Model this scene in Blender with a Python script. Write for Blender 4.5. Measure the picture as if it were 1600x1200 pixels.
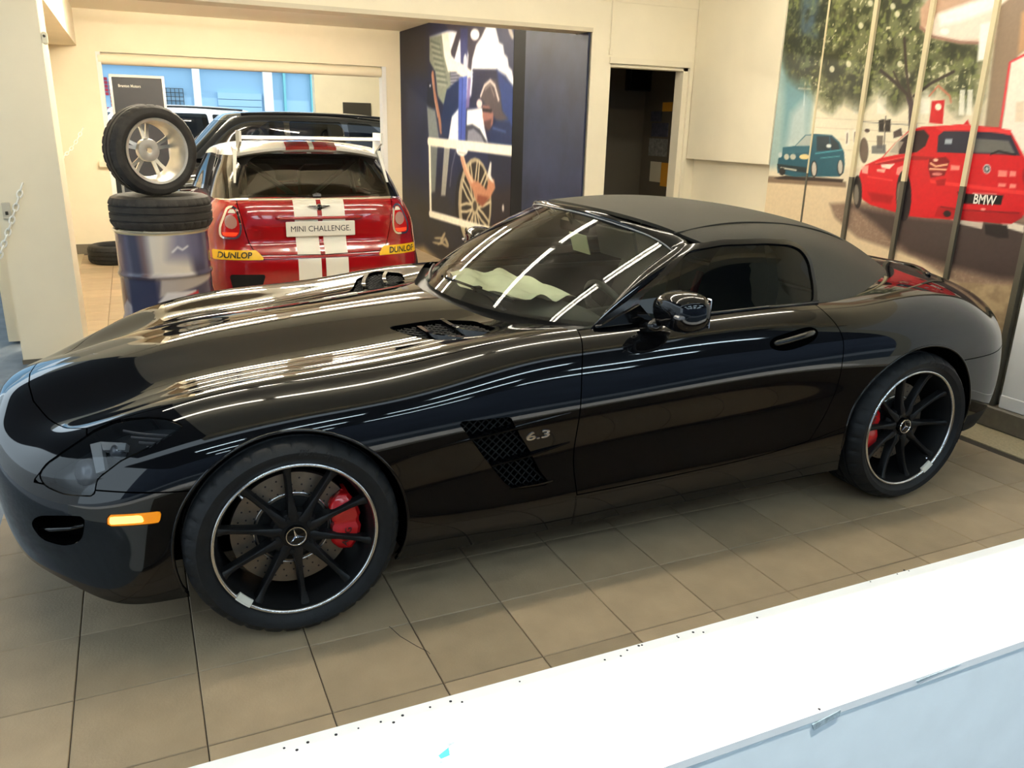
import bpy, math, random
import numpy as np
from mathutils import Matrix, Vector

for o in list(bpy.data.objects):
    bpy.data.objects.remove(o, do_unlink=True)
scene = bpy.context.scene
COL = scene.collection
PI = math.pi
rnd = random.Random(7)
NR = np.random.RandomState(5)

# ---------------------------------------------------------------- camera
# metres: the black roadster's front axle is x = 0, x runs to its tail, y away from the street, z up
CAM = np.array([-0.3478, -3.2738, 1.5818])
YAW, PITCH, ROLL, FPX = 1.1386, 0.3090, 0.0249, 1264.2
def cam_axes(YAW, PITCH, ROLL):
    cy, sy, cp, sp = math.cos(YAW), math.sin(YAW), math.cos(PITCH), math.sin(PITCH)
    f = np.array([cy*cp, sy*cp, -sp]); r = np.array([sy, -cy, 0.0]); u = np.cross(r, f)
    cr, sr = math.cos(ROLL), math.sin(ROLL)
    return r*cr+u*sr, -r*sr+u*cr, f
_r, _u, _f = cam_axes(YAW, PITCH, ROLL)
cd = bpy.data.cameras.new('camera'); cam = bpy.data.objects.new('camera', cd); COL.objects.link(cam)
cam.matrix_world = Matrix(((_r[0], _u[0], -_f[0], CAM[0]), (_r[1], _u[1], -_f[1], CAM[1]),
                           (_r[2], _u[2], -_f[2], CAM[2]), (0, 0, 0, 1)))
cd.sensor_fit = 'HORIZONTAL'; cd.sensor_width = 36.0; cd.lens = FPX*36.0/1600.0
cd.clip_start = 0.05; cd.clip_end = 200
scene.camera = cam
SURVEY = np.array([-0.3478, -3.2738, 1.5818]); _sr, _su, _sf = cam_axes(1.1386, 0.3090, 0.0249)
def on_plane(u, v, ax, val):
    """point of a wall or floor plane surveyed from the photographer's stand; gives fixed wall coordinates for the flat prints"""
    d = _sf + _sr*(u-800)/1264.2 + _su*(600-v)/1264.2
    i = 'xyz'.index(ax)
    return SURVEY + d*((val-SURVEY[i])/d[i])

# ---------------------------------------------------------------- world, exposure
w = bpy.data.worlds.new('world'); scene.world = w; w.use_nodes = True
bg = w.node_tree.nodes['Background']
bg.inputs[0].default_value = (0.72, 0.88, 1.0, 1.0)
SKY = 2.2
bg.inputs[1].default_value = SKY
sl = bpy.data.lights.new('sun', 'SUN'); sl.energy = 5.0; sl.angle = 0.009; sl.color = (1.0, 0.96, 0.90)
sun = bpy.data.objects.new('sun', sl); COL.objects.link(sun); sun.location = (0, -4, 12)
sun.rotation_euler = Vector((-0.06, 0.165, -1.0)).to_track_quat('-Z', 'Y').to_euler()   # high sun that falls between the added canopy and house front
vs = scene.view_settings
vs.view_transform = 'Standard'; vs.look = 'None'; vs.gamma = 1.0; vs.use_curve_mapping = False
vs.exposure = 0.0
TUBE = 35.0        # emission of the warm showroom tubes
COOL = 20.0         # emission of the cool tubes under the canopy outside
TUBE_ROWS = [(-0.45, 2.80), (1.15, 2.80)]
ALC = 130.0         # emission of the fill tubes added over alcove and middle room
# ---------------------------------------------------------------- materials
def srgb(r, g, b):
    def f(c):
        c = c/255.0
        return c/12.92 if c <= 0.04045 else ((c+0.055)/1.055)**2.4
    return (f(r), f(g), f(b), 1.0)
def mat(name, col, rough=0.5, metal=0.0, spec=0.5, ior=1.5, noise=0.0, nscale=20.0, bump=0.0, bscale=60.0, coat=0.0, emit=None, estr=0.0):
    m = bpy.data.materials.new(name); m.use_nodes = True
    nt = m.node_tree; p = nt.nodes['Principled BSDF']
    p.inputs['Base Color'].default_value = col
    p.inputs['Roughness'].default_value = rough; p.inputs['Metallic'].default_value = metal
    p.inputs['Specular IOR Level'].default_value = spec; p.inputs['IOR'].default_value = ior
    p.inputs['Coat Weight'].default_value = coat; p.inputs['Coat Roughness'].default_value = 0.02
    if emit:
        p.inputs['Emission Color'].default_value = emit; p.inputs['Emission Strength'].default_value = estr
    if noise or bump:
        tc = nt.nodes.new('ShaderNodeTexCoord')
        if noise:
            n = nt.nodes.new('ShaderNodeTexNoise'); n.inputs['Scale'].default_value = nscale; n.inputs['Detail'].default_value = 6
            nt.links.new(tc.outputs['Object'], n.inputs['Vector'])
            r = nt.nodes.new('ShaderNodeValToRGB')
            r.color_ramp.elements[0].position = 0.3; r.color_ramp.elements[1].position = 0.7
            lo = tuple(max(0, c*(1-noise)) for c in col[:3])+(1,); hi = tuple(min(1, c*(1+noise)) for c in col[:3])+(1,)
            r.color_ramp.elements[0].color = lo; r.color_ramp.elements[1].color = hi
            nt.links.new(n.outputs['Fac'], r.inputs['Fac']); nt.links.new(r.outputs['Color'], p.inputs['Base Color'])
        if bump:
            n2 = nt.nodes.new('ShaderNodeTexNoise'); n2.inputs['Scale'].default_value = bscale; n2.inputs['Detail'].default_value = 4
            nt.links.new(tc.outputs['Object'], n2.inputs['Vector'])
            b = nt.nodes.new('ShaderNodeBump'); b.inputs['Strength'].default_value = bump; b.inputs['Distance'].default_value = 0.004
            nt.links.new(n2.outputs['Fac'], b.inputs['Height']); nt.links.new(b.outputs['Normal'], p.inputs['Normal'])
    return m
def glass_mat(name, tint, rough=0.0, ior=1.5, boost=1.0):
    m = bpy.data.materials.new(name); m.use_nodes = True; nt = m.node_tree
    for n in list(nt.nodes): nt.nodes.remove(n)
    out = nt.nodes.new('ShaderNodeOutputMaterial'); mx = nt.nodes.new('ShaderNodeMixShader')
    tr = nt.nodes.new('ShaderNodeBsdfTransparent'); tr.inputs[0].default_value = tint
    gl = nt.nodes.new('ShaderNodeBsdfGlossy'); gl.inputs['Roughness'].default_value = rough
    fr = nt.nodes.new('ShaderNodeFresnel'); fr.inputs['IOR'].default_value = ior
    nt.links.new(fr.outputs[0], mx.inputs[0]); nt.links.new(tr.outputs[0], mx.inputs[1]); nt.links.new(gl.outputs[0], mx.inputs[2])
    nt.links.new(mx.outputs[0], out.inputs[0])
    return m
def print_mat(name, rough=0.35, spec=0.4):
    m = bpy.data.materials.new(name); m.use_nodes = True; nt = m.node_tree; p = nt.nodes['Principled BSDF']
    a = nt.nodes.new('ShaderNodeAttribute'); a.attribute_name = 'print'
    nt.links.new(a.outputs['Color'], p.inputs['Base Color'])
    p.inputs['Roughness'].default_value = rough; p.inputs['Specular IOR Level'].default_value = spec
    return m
M = {}
M['paint'] = mat('black_paint', (0.0025, 0.0025, 0.003, 1), 0.035, ior=1.52)
M['black_gloss'] = mat('black_gloss', (0.004, 0.004, 0.004, 1), 0.08)
M['black_matte'] = mat('black_matte', (0.010, 0.010, 0.010, 1), 0.7, spec=0.2)
M['black_deep'] = mat('black_void', (0.002, 0.002, 0.002, 1), 0.9, spec=0.0)
M['black_satin'] = mat('black_satin', (0.006, 0.006, 0.0065, 1), 0.45, spec=0.32)
M['rubber'] = mat('tyre_rubber', (0.010, 0.011, 0.0125, 1), 0.55, spec=0.3, noise=0.2, nscale=30, bump=0.15, bscale=200)
M['rubber_old'] = mat('tyre_rubber_dusty', (0.030, 0.027, 0.024, 1), 0.7, spec=0.3, noise=0.3, nscale=18, bump=0.2, bscale=150)
M['rubber_mark'] = mat('tyre_lettering', (0.006, 0.006, 0.007, 1), 0.6)
M['silver'] = mat('silver_lip', (0.72, 0.72, 0.73, 1), 0.22, metal=1.0)
M['chrome'] = mat('chrome', (0.85, 0.85, 0.86, 1), 0.06, metal=1.0)
M['alloy'] = mat('alloy', (0.62, 0.60, 0.55, 1), 0.36, metal=0.85, noise=0.12, nscale=12)
M['alu'] = mat('aluminium', (0.55, 0.54, 0.50, 1), 0.35, metal=0.9)
M['disc'] = mat('brake_disc', (0.24, 0.205, 0.165, 1), 0.42, metal=0.85, noise=0.1, nscale=30)
M['caliper'] = mat('caliper_red', (0.62, 0.010, 0.012, 1), 0.25, coat=0.6)
M['fabric'] = mat('soft_top_fabric', (0.046, 0.042, 0.031, 1), 0.75, spec=0.4, noise=0.15, nscale=300, bump=0.25, bscale=700)
M['glass'] = glass_mat('windscreen_glass', (0.80, 0.86, 0.80, 1))
M['glass_side'] = glass_mat('side_glass', (0.20, 0.25, 0.22, 1))
M['glass_dark'] = glass_mat('tinted_glass', (0.10, 0.11, 0.12, 1))
M['glass_clear'] = glass_mat('lamp_glass', (0.92, 0.94, 0.96, 1))
M['lamp_dark'] = mat('lamp_housing', (0.03, 0.032, 0.035, 1), 0.25)
M['lamp_grey'] = mat('lamp_grey', (0.22, 0.22, 0.23, 1), 0.3, metal=0.4)
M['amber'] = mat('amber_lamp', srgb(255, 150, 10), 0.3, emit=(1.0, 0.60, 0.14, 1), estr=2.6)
M['amber_faint'] = mat('amber_faint_glow', srgb(225, 130, 20), 0.25, emit=(1.0, 0.32, 0.01, 1), estr=0.45)  # marker lens given a faint glow of its own
M['leather'] = mat('leather_black', (0.020, 0.020, 0.019, 1), 0.5, bump=0.2, bscale=250)
M['seat_red'] = mat('seat_red', (0.35, 0.02, 0.02, 1), 0.6)
M['dash'] = mat('dash_grey', (0.055, 0.058, 0.052, 1), 0.7, bump=0.2, bscale=300)
M['paper'] = mat('paper', srgb(238, 236, 210), 0.7, noise=0.06, nscale=9)
M['card'] = mat('card', srgb(205, 210, 180), 0.7)
M['white_paint'] = mat('white_paint', srgb(240, 238, 228), 0.12, coat=0.5)
M['red_paint'] = mat('red_paint', (0.31, 0.005, 0.008, 1), 0.12, coat=1.0)
M['red_lens'] = mat('red_lens', (0.55, 0.01, 0.01, 1), 0.08, coat=1.0)
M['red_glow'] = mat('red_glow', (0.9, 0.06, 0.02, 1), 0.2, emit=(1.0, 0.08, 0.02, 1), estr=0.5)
M['pink_lens'] = mat('pink_lens', (0.45, 0.25, 0.22, 1), 0.12, coat=1.0)
M['yellow'] = mat('yellow_decal', srgb(240, 190, 20), 0.35)
M['decal_white'] = mat('decal_white', srgb(238, 234, 220), 0.3)
M['decal_black'] = mat('decal_black', (0.012, 0.012, 0.012, 1), 0.4)
M['dark_suv'] = mat('graphite_paint', (0.010, 0.010, 0.011, 1), 0.06, coat=1.0)
M['white_suv'] = mat('white_suv_paint', srgb(235, 240, 245), 0.1, coat=0.6)
# the building
M['cream'] = mat('cream_wall', srgb(236, 226, 200), 0.75, spec=0.25, noise=0.03, nscale=3, bump=0.05, bscale=30)
M['cream_trim'] = mat('cream_trim', srgb(232, 222, 196), 0.5, spec=0.3)
M['white_wall'] = mat('white_wall', srgb(240, 240, 238), 0.7, noise=0.03, nscale=4)
M['ceil'] = mat('ceiling_white', srgb(238, 232, 215), 0.8)
M['skirt'] = mat('skirting_stone', srgb(105, 98, 84), 0.45, noise=0.12, nscale=25)
M['grout'] = mat('grout', srgb(62, 54, 44), 0.9)
M['tile'] = mat('floor_tile', srgb(160, 141, 114), 0.42, spec=0.35, noise=0.09, nscale=7, bump=0.25, bscale=120)
M['tile_b'] = mat('floor_tile_pale', srgb(167, 147, 119), 0.42, spec=0.35, noise=0.10, nscale=6, bump=0.25, bscale=120)
M['tile_c'] = mat('floor_tile_dark', srgb(153, 135, 109), 0.42, spec=0.35, noise=0.09, nscale=8, bump=0.25, bscale=120)
M['granite'] = mat('granite_pale', srgb(178, 164, 132), 0.35, noise=0.2, nscale=70)
M['ledge'] = mat('ledge_white_paint', srgb(246, 246, 243), 0.45, noise=0.015, nscale=4)
M['ledge_front'] = mat('ledge_front_paint', srgb(240, 248, 249), 0.6, noise=0.03, nscale=7, bump=0.1, bscale=20)
M['chip'] = mat('paint_chip', srgb(165, 180, 184), 0.8, noise=0.4, nscale=60)
M['lamp_pale'] = mat('lamp_pale_grey', (0.45, 0.45, 0.45, 1), 0.4)
M['hole'] = mat('screw_hole', (0.02, 0.02, 0.025, 1), 0.9)
M['canopy'] = mat('added_canopy_soffit', srgb(78, 82, 90), 0.8)
M['asphalt'] = mat('pavement', srgb(120, 130, 140), 0.8, noise=0.15, nscale=9, bump=0.3, bscale=60)
M['navy'] = mat('navy_board', srgb(38, 44, 66), 0.5, spec=0.25, noise=0.4, nscale=2.2)
M['navy_black'] = mat('navy_black_board', (0.004, 0.004, 0.005, 1), 0.6, spec=0.15)
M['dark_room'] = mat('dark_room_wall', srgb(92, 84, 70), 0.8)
M['steel_dark'] = mat('dark_steel', srgb(70, 66, 58), 0.4, metal=0.6)
M['strip_dark'] = mat('strip_grey', srgb(96, 92, 80), 0.35, metal=0.3)
M['strip_pale'] = mat('strip_cream', srgb(214, 200, 160), 0.4)
M['plastic_white'] = mat('white_plastic', srgb(250, 248, 238), 0.45)
M['shutter'] = mat('shutter_white', srgb(158, 196, 222), 0.6)
M['teal'] = mat('teal_frame', srgb(120, 190, 195), 0.5)
M['sign_dark'] = mat('sign_charcoal', srgb(44, 45, 52), 0.4)
M['fixture'] = mat('fixture_white', srgb(230, 228, 220), 0.5)
M['tube'] = mat('tube_warm', (1, 1, 1, 1), 0.5, emit=(1.0, 0.92, 0.77, 1), estr=TUBE)
M['tube_fill'] = mat('tube_warm_fill', (1, 1, 1, 1), 0.5, emit=(1.0, 0.91, 0.73, 1), estr=ALC)
M['tube_cool'] = mat('tube_cool', (1, 1, 1, 1), 0.5, emit=(0.68, 0.88, 1.0, 1), estr=COOL)
M['print'] = print_mat('poster_print')
M['print_matte'] = print_mat('poster_print_matte', 0.55, 0.2)
M['print_gloss'] = print_mat('drum_print', 0.12, 0.6)
M['blue_sticker'] = mat('blue_sticker', srgb(60, 175, 225), 0.5)
M['red_dot'] = mat('red_dot', srgb(170, 40, 60), 0.5)

# ---------------------------------------------------------------- mesh helpers
def link(o, parent=None):
    COL.objects.link(o)
    if parent is not None:
        o.parent = parent
    return o
def tag(o, label=None, cat=None, group=None, kind=None):
    if label: o['label'] = label
    if cat: o['category'] = cat
    if group: o['group'] = group
    if kind: o['kind'] = kind
    return o
def thing(name, loc, label, cat, group=None, rz=0.0):
    o = bpy.data.objects.new(name, None); COL.objects.link(o)
    o.empty_display_size = 0.1
    o.location = loc; o.rotation_euler = (0, 0, rz)
    return tag(o, label, cat, group)
class MB:
    """collects verts and faces of ONE part"""
    def __init__(s): s.V = []; s.F = []; s.N = None
    def add(s, V, F):
        b = len(s.V); s.V += [tuple(float(c) for c in v) for v in V]; s.F += [tuple(b+i for i in f) for f in F]; return s
    def box(s, c, d, rot=None, bev=0.0):
        x, y, z = (d[0]/2, d[1]/2, d[2]/2)
        if bev <= 0:
            V = [(-x,-y,-z),(x,-y,-z),(x,y,-z),(-x,y,-z),(-x,-y,z),(x,-y,z),(x,y,z),(-x,y,z)]
            F = [(0,3,2,1),(4,5,6,7),(0,1,5,4),(1,2,6,5),(2,3,7,6),(3,0,4,7)]
        else:
            b = min(bev, x*.99, y*.99, z*.99)
            V = []; F = []
            for sz, zz, k in ((-1, z, b), (-1, z-b, 0), (1, z-b, 0), (1, z, b)):
                V += [(-x+k, -y+k, sz*zz), (x-k, -y+k, sz*zz), (x-k, y-k, sz*zz), (-x+k, y-k, sz*zz)]
            F = [(3,2,1,0), (12,13,14,15)]
            for l in range(3):
                for i in range(4):
                    j = (i+1) % 4; F.append((4*l+i, 4*l+j, 4*l+4+j, 4*l+4+i))
        if rot is not None: V = [tuple(rot @ Vector(v)) for v in V]
        return s.add([(v[0]+c[0], v[1]+c[1], v[2]+c[2]) for v in V], F)
    def span(s, a, b, bev=0.0):
        return s.box([(a[i]+b[i])/2 for i in range(3)], [abs(b[i]-a[i]) for i in range(3)], bev=bev)
    def tube(s, path, r, n=10, closed=False, caps=True):
        P = [Vector(p) for p in path]; m = len(P)
        rr = r if hasattr(r, '__len__') else [r]*m
        V = []; F = []; prev = None
        for i in range(m):
            if closed: t = P[(i+1) % m]-P[i-1]
            else: t = P[min(i+1, m-1)]-P[max(i-1, 0)]
            t.normalize()
            a = prev if prev is not None else (Vector((0, 0, 1)) if abs(t.z) < 0.9 else Vector((1, 0, 0)))
            a = a - t*a.dot(t); a.normalize(); prev = a; b = t.cross(a)
            for k in range(n):
                q = 2*PI*k/n; V.append(P[i]+(a*math.cos(q)+b*math.sin(q))*rr[i])
        for i in range(m if closed else m-1):
            for k in range(n):
                k2 = (k+1) % n; i2 = (i+1) % m
                F.append((i*n+k, i*n+k2, i2*n+k2, i2*n+k))
        if caps and not closed:
            F.append(tuple(range(n))[::-1]); F.append(tuple((m-1)*n+k for k in range(n)))
        return s.add(V, F)
    def lathe(s, prof, n=64, axis='y', c=(0, 0, 0), fn=None, a0=0.0, a1=2*PI):
        """profile of (radius, along-axis) pairs"""
        full = abs(a1-a0-2*PI) < 1e-6; V = []; F = []; m = len(prof); na = n if full else n+1
        for k in range(na):
            q = a0+(a1-a0)*k/n; cq, sq = math.cos(q), math.sin(q)
            for j, (r, o) in enumerate(prof):
                if fn: r, o = fn(r, o, q, j, k)
                if axis == 'y': V.append((c[0]+r*cq, c[1]-o, c[2]+r*sq))
                elif axis == 'z': V.append((c[0]+r*cq, c[1]+r*sq, c[2]+o))
                else: V.append((c[0]+o, c[1]+r*cq, c[2]+r*sq))
        for k in range(n):
            k2 = (k+1) % na if full else k+1
            for j in range(m-1):
                F.append((k*m+j, k*m+j+1, k2*m+j+1, k2*m+j))
        return s.add(V, F)
    def prism(s, poly, fr, d0, d1):
        """poly of (a, b) in the frame fr=(origin, A, B, N), extruded along N from d0 to d1"""
        o, A, B, N = [Vector(q) for q in fr]; n = len(poly)
        V = [o+A*a+B*b+N*d0 for a, b in poly]+[o+A*a+B*b+N*d1 for a, b in poly]
        F = [tuple(range(n))[::-1], tuple(range(n, 2*n))]+[(i, (i+1) % n, n+(i+1) % n, n+i) for i in range(n)]
        return s.add(V, F)
    def loft(s, rings, closed=True, caps=True):
        n = len(rings[0]); V = [p for r in rings for p in r]; F = []
        for i in range(len(rings)-1):
            for k in range(n if closed else n-1):
                k2 = (k+1) % n; F.append((i*n+k, i*n+k2, (i+1)*n+k2, (i+1)*n+k))
        if caps and closed:
            F.append(tuple(range(n))[::-1]); F.append(tuple((len(rings)-1)*n+k for k in range(n)))
        return s.add(V, F)
    def build(s, name, m, parent=None, smooth=False, world=True, auto=None):
        me = bpy.data.meshes.new(name); me.from_pydata(s.V, [], s.F); me.materials.append(m)
        if smooth or auto:
            me.polygons.foreach_set('use_smooth', [True]*len(me.polygons))
        if auto: me.set_sharp_from_angle(angle=math.radians(auto))
        o = bpy.data.objects.new(name, me); link(o, parent)
        if parent is not None and world:
            o.matrix_parent_inverse = pw(parent).inverted()
        return o
def pw(o):
    """world matrix without waiting for the depsgraph"""
    m = Matrix.LocRotScale(o.location, o.rotation_euler, o.scale)
    if o.parent is not None: m = pw(o.parent) @ o.matrix_parent_inverse @ m
    return m
def struct(name, mb, m, **k):
    return tag(mb.build(name, m, **k), kind='structure')
def text_geo(s, size=1.0, ext=0.0, bold=0.0, spacing=1.0, align='CENTER', shear=0.0):
    c = bpy.data.curves.new('t', 'FONT'); c.body = s; c.size = size; c.extrude = ext; c.offset = bold
    c.align_x = align; c.align_y = 'CENTER'; c.space_character = spacing; c.shear = shear; c.resolution_u = 3
    o = bpy.data.objects.new('t', c); COL.objects.link(o)
    dg = bpy.context.evaluated_depsgraph_get(); dg.update()
    me = bpy.data.meshes.new_from_object(o.evaluated_get(dg))
    V = [tuple(v.co) for v in me.vertices]; F = [tuple(p.vertices) for p in me.polygons]
    bpy.data.objects.remove(o); bpy.data.curves.remove(c); bpy.data.meshes.remove(me)
    return V, F
def text_on(mb, s, size, fr, width=None, fn=None, **k):
    """flat lettering in the frame fr = (origin, right, up, out)"""
    V, F = text_geo(s, size, **k)
    if width:
        xs = [v[0] for v in V]; sc = width/(max(xs)-min(xs)); V = [(v[0]*sc, v[1], v[2]) for v in V]
    o, A, B, N = [Vector(q) for q in fr]
    mb.add([fn(v) if fn else o+A*v[0]+B*v[1]+N*v[2] for v in V], F)
    return mb

# ---------------------------------------------------------------- smooth surfaces from a net of points
def nat_spline(t, P):
    n = len(t); h = np.diff(t); A = np.zeros((n, n)); B = np.zeros_like(P); A[0, 0] = A[-1, -1] = 1
    for i in range(1, n-1):
        A[i, i-1] = h[i-1]; A[i, i] = 2*(h[i-1]+h[i]); A[i, i+1] = h[i]
        B[i] = 6*((P[i+1]-P[i])/h[i]-(P[i]-P[i-1])/h[i-1])
    Mm = np.linalg.solve(A, B)
    def ev(s):
        i = np.clip(np.searchsorted(t, s, side='right')-1, 0, n-2)
        a = (t[i+1]-s)[:, None]; b = (s-t[i])[:, None]; H = h[i][:, None]
        return Mm[i]*a**3/(6*H)+Mm[i+1]*b**3/(6*H)+(P[i]/H-Mm[i]*H/6)*a+(P[i+1]/H-Mm[i+1]*H/6)*b
    return ev
def curve_pts(P, n):
    P = np.array(P, float); d = np.linalg.norm(np.diff(P, axis=0), axis=1); t = np.concatenate([[0], np.cumsum(d)])
    return nat_spline(t, P)(np.linspace(0, t[-1], n))
def curve_fn(xs, ys):
    f = nat_spline(np.array(xs, float), np.array(ys, float)[:, None])
    lo, hi = xs[0], xs[-1]
    return lambda x: f(np.clip(np.asarray(x, float), lo, hi).ravel())[:, 0]
MIR = np.array([1, -1, 1.0])
def grid_surface(net, nu, nv, m0, m1, mr):
    ext = np.array(net, float); a0 = a1 = b0 = 0
    if m0: ext = np.concatenate([(ext[1:3]*MIR)[::-1], ext]); a0 = 2
    if m1: ext = np.concatenate([ext, (ext[-3:-1]*MIR)[::-1]]); a1 = 2
    if mr: ext = np.concatenate([(ext[:, 1:3]*MIR)[:, ::-1], ext], axis=1); b0 = 2
    d = np.linalg.norm(np.diff(ext, axis=0), axis=2).mean(1)**.8; tu = np.concatenate([[0], np.cumsum(d)])
    d = np.linalg.norm(np.diff(ext, axis=1), axis=2).mean(0)**.8; tv = np.concatenate([[0], np.cumsum(d)])
    u = np.linspace(tu[a0], tu[len(tu)-1-a1], nu); v = np.linspace(tv[b0], tv[-1], nv); E = ext.shape
    X = nat_spline(tu, ext.reshape(E[0], -1))(u).reshape(nu, E[1], 3).transpose(1, 0, 2)
    return nat_spline(tv, X.reshape(E[1], -1))(v).reshape(nv, nu, 3).transpose(1, 0, 2)
class Skin:
    """a piece of surface: verts V, normals N, faces F; it can be cut along any line"""
    def __init__(s, V, N, F): s.V = V; s.N = N; s.F = F
    @staticmethod
    def grid(G, flip=False):
        nu, nv, _ = G.shape
        du = np.gradient(G, axis=0); dv = np.gradient(G, axis=1)
        N = np.cross(du, dv); L = np.linalg.norm(N, axis=2, keepdims=True); bad = L[..., 0] < 1e-12
        N = N/np.maximum(L, 1e-12)
        if bad.any():
            for i, j in zip(*np.where(bad)):
                N[i, j] = N[min(max(i, 1), nu-2), min(max(j, 1), nv-2)]
        if flip: N = -N
        I = np.arange(nu*nv).reshape(nu, nv)
        q = np.stack([I[:-1, :-1], I[1:, :-1], I[1:, 1:], I[:-1, 1:]], -1).reshape(-1, 4)
        if flip: q = q[:, ::-1]
        return Skin(G.reshape(-1, 3), N.reshape(-1, 3), [tuple(r) for r in q.tolist()])
    def cut(s, *fs):
        k = s
        for f in fs: k = k._cut(f(k.V))
        return k
    def _cut(s, f):
        f = np.where(np.abs(f) < 1e-7, 1e-7, f); inside = f > 0
        if inside.all(): return s
        il = inside.tolist(); V = s.V; newV = []; newN = []; key = {}; F = []; n0 = len(V)
        for fc in s.F:
            c = [il[i] for i in fc]
            if all(c): F.append(fc); continue
            if not any(c): continue
            out = []; m = len(fc)
            for k in range(m):
                a, b = fc[k], fc[(k+1) % m]
                if il[a]: out.append(a)
                if il[a] != il[b]:
                    e = (a, b) if a < b else (b, a)
                    if e not in key:
                        t = f[e[0]]/(f[e[0]]-f[e[1]])
                        newV.append(V[e[0]]*(1-t)+V[e[1]]*t); newN.append(s.N[e[0]]*(1-t)+s.N[e[1]]*t)
                        key[e] = n0+len(newV)-1
                    out.append(key[e])
            if len(out) >= 3: F.append(tuple(out))
        V2 = np.concatenate([V, np.array(newV).reshape(-1, 3)]); N2 = np.concatenate([s.N, np.array(newN).reshape(-1, 3)])
        used = np.zeros(len(V2), bool)
        for fc in F:
            for i in fc: used[i] = True
        remap = np.cumsum(used)-1
        N2 = N2/np.maximum(np.linalg.norm(N2, axis=1, keepdims=True), 1e-9)
        rl = remap.tolist()
        return Skin(V2[used], N2[used], [tuple(rl[i] for i in fc) for fc in F])
    def mirror(s): return Skin(s.V*MIR, s.N*MIR, [fc[::-1] for fc in s.F])
    def offset(s, d): return Skin(s.V+s.N*d, s.N, s.F)
    def join(s, o):
        b = len(s.V)
        return Skin(np.concatenate([s.V, o.V]), np.concatenate([s.N, o.N]), s.F+[tuple(i+b for i in fc) for fc in o.F])
    def flange(s, d=0.012, skip=None):
        """turn the rim of the piece inwards so that the panel has an edge"""
        cnt = {}
        for fc in s.F:
            m = len(fc)
            for k in range(m):
                a, b = fc[k], fc[(k+1) % m]; e = (min(a, b), max(a, b))
                cnt[e] = None if e in cnt else (a, b)
        V = []; N = []; F = []; b0 = len(s.V)
        for e, ab in cnt.items():
            if ab is None: continue
            a, b = ab
            if skip is not None and skip(s.V[a]) and skip(s.V[b]): continue
            t = s.V[b]-s.V[a]; n = np.cross(t, s.N[a]); L = np.linalg.norm(n)
            if L < 1e-9: continue
            n = n/L; i = b0+len(V)
            V += [s.V[a], s.V[b], s.V[b]-s.N[b]*d, s.V[a]-s.N[a]*d]; N += [n]*4
            F.append((i+1, i, i+3, i+2))
        if not V: return s
        return Skin(np.concatenate([s.V, np.array(V)]), np.concatenate([s.N, np.array(N)]), s.F+F)
    def rim(s, d):
        k = s.flange(d); n = len(s.V)
        return Skin(k.V[n:], k.N[n:], [tuple(i-n for i in fc) for fc in k.F[len(s.F):]])
    def map(s, R, t):
        R = np.array(R, float)
        return Skin(s.V @ R.T+np.array(t), s.N @ R.T, s.F)
    def build(s, name, m, parent=None):
        me = bpy.data.meshes.new(name); me.from_pydata(s.V.tolist(), [], s.F); me.materials.append(m)
        me.polygons.foreach_set('use_smooth', [True]*len(me.polygons))
        me.normals_split_custom_set_from_vertices(s.N.tolist())
        o = bpy.data.objects.new(name, me); link(o, parent)
        if parent is not None: o.matrix_parent_inverse = pw(parent).inverted()
        return o
def poly_sdf(poly, P):
    """signed distance to a polygon, positive inside"""
    poly = np.array(poly, float); n = len(poly); d2 = np.full(len(P), 1e9); ins = np.zeros(len(P), bool)
    for i in range(n):
        a = poly[i]; b = poly[(i+1) % n]; ab = b-a; ap = P-a
        t = np.clip((ap @ ab)/max(ab @ ab, 1e-12), 0, 1); q = ap-t[:, None]*ab
        d2 = np.minimum(d2, (q**2).sum(1))
        if a[1] != b[1]:
            c = ((a[1] > P[:, 1]) != (b[1] > P[:, 1])) & (P[:, 0] < (b[0]-a[0])*(P[:, 1]-a[1])/(b[1]-a[1])+a[0])
            ins ^= c
    d = np.sqrt(d2)
    return np.where(ins, d, -d)
def inside(poly, ax, grow=0.0, ab=False):
    i, j = ['xyz'.index(c) for c in ax]
    def f(V):
        P = V[:, (i, j)].copy()
        if ab: P = np.abs(P) if ab == 'both' else np.stack([P[:, 0], np.abs(P[:, 1])], 1)
        return poly_sdf(poly, P)+grow
    return f
def outside(poly, ax, grow=0.0, ab=False):
    g = inside(poly, ax, grow, ab)
    return lambda V: -g(V)
def smooth_poly(P, n=60):
    P = np.array(P, float); Q = np.concatenate([P[-3:], P, P[:3]]); d = np.linalg.norm(np.diff(Q, axis=0), axis=1)**.5
    t = np.concatenate([[0], np.cumsum(d)]); return nat_spline(t, Q)(np.linspace(t[3], t[3+len(P)], n, endpoint=False)) if True else P
def round_poly(P, r=0.02, n=5):
    """polygon with rounded corners"""
    P = [np.array(p, float) for p in P]; out = []; m = len(P)
    for i in range(m):
        a, b, c = P[i-1], P[i], P[(i+1) % m]
        u = (a-b)/np.linalg.norm(a-b); v = (c-b)/np.linalg.norm(c-b)
        k = min(r, np.linalg.norm(a-b)*.49, np.linalg.norm(c-b)*.49)
        for s in np.linspace(0, 1, n):
            p0 = b+u*k; p1 = b+v*k; out.append((1-s)**2*p0+2*s*(1-s)*b+s*s*p1)
    return np.array(out)
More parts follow.
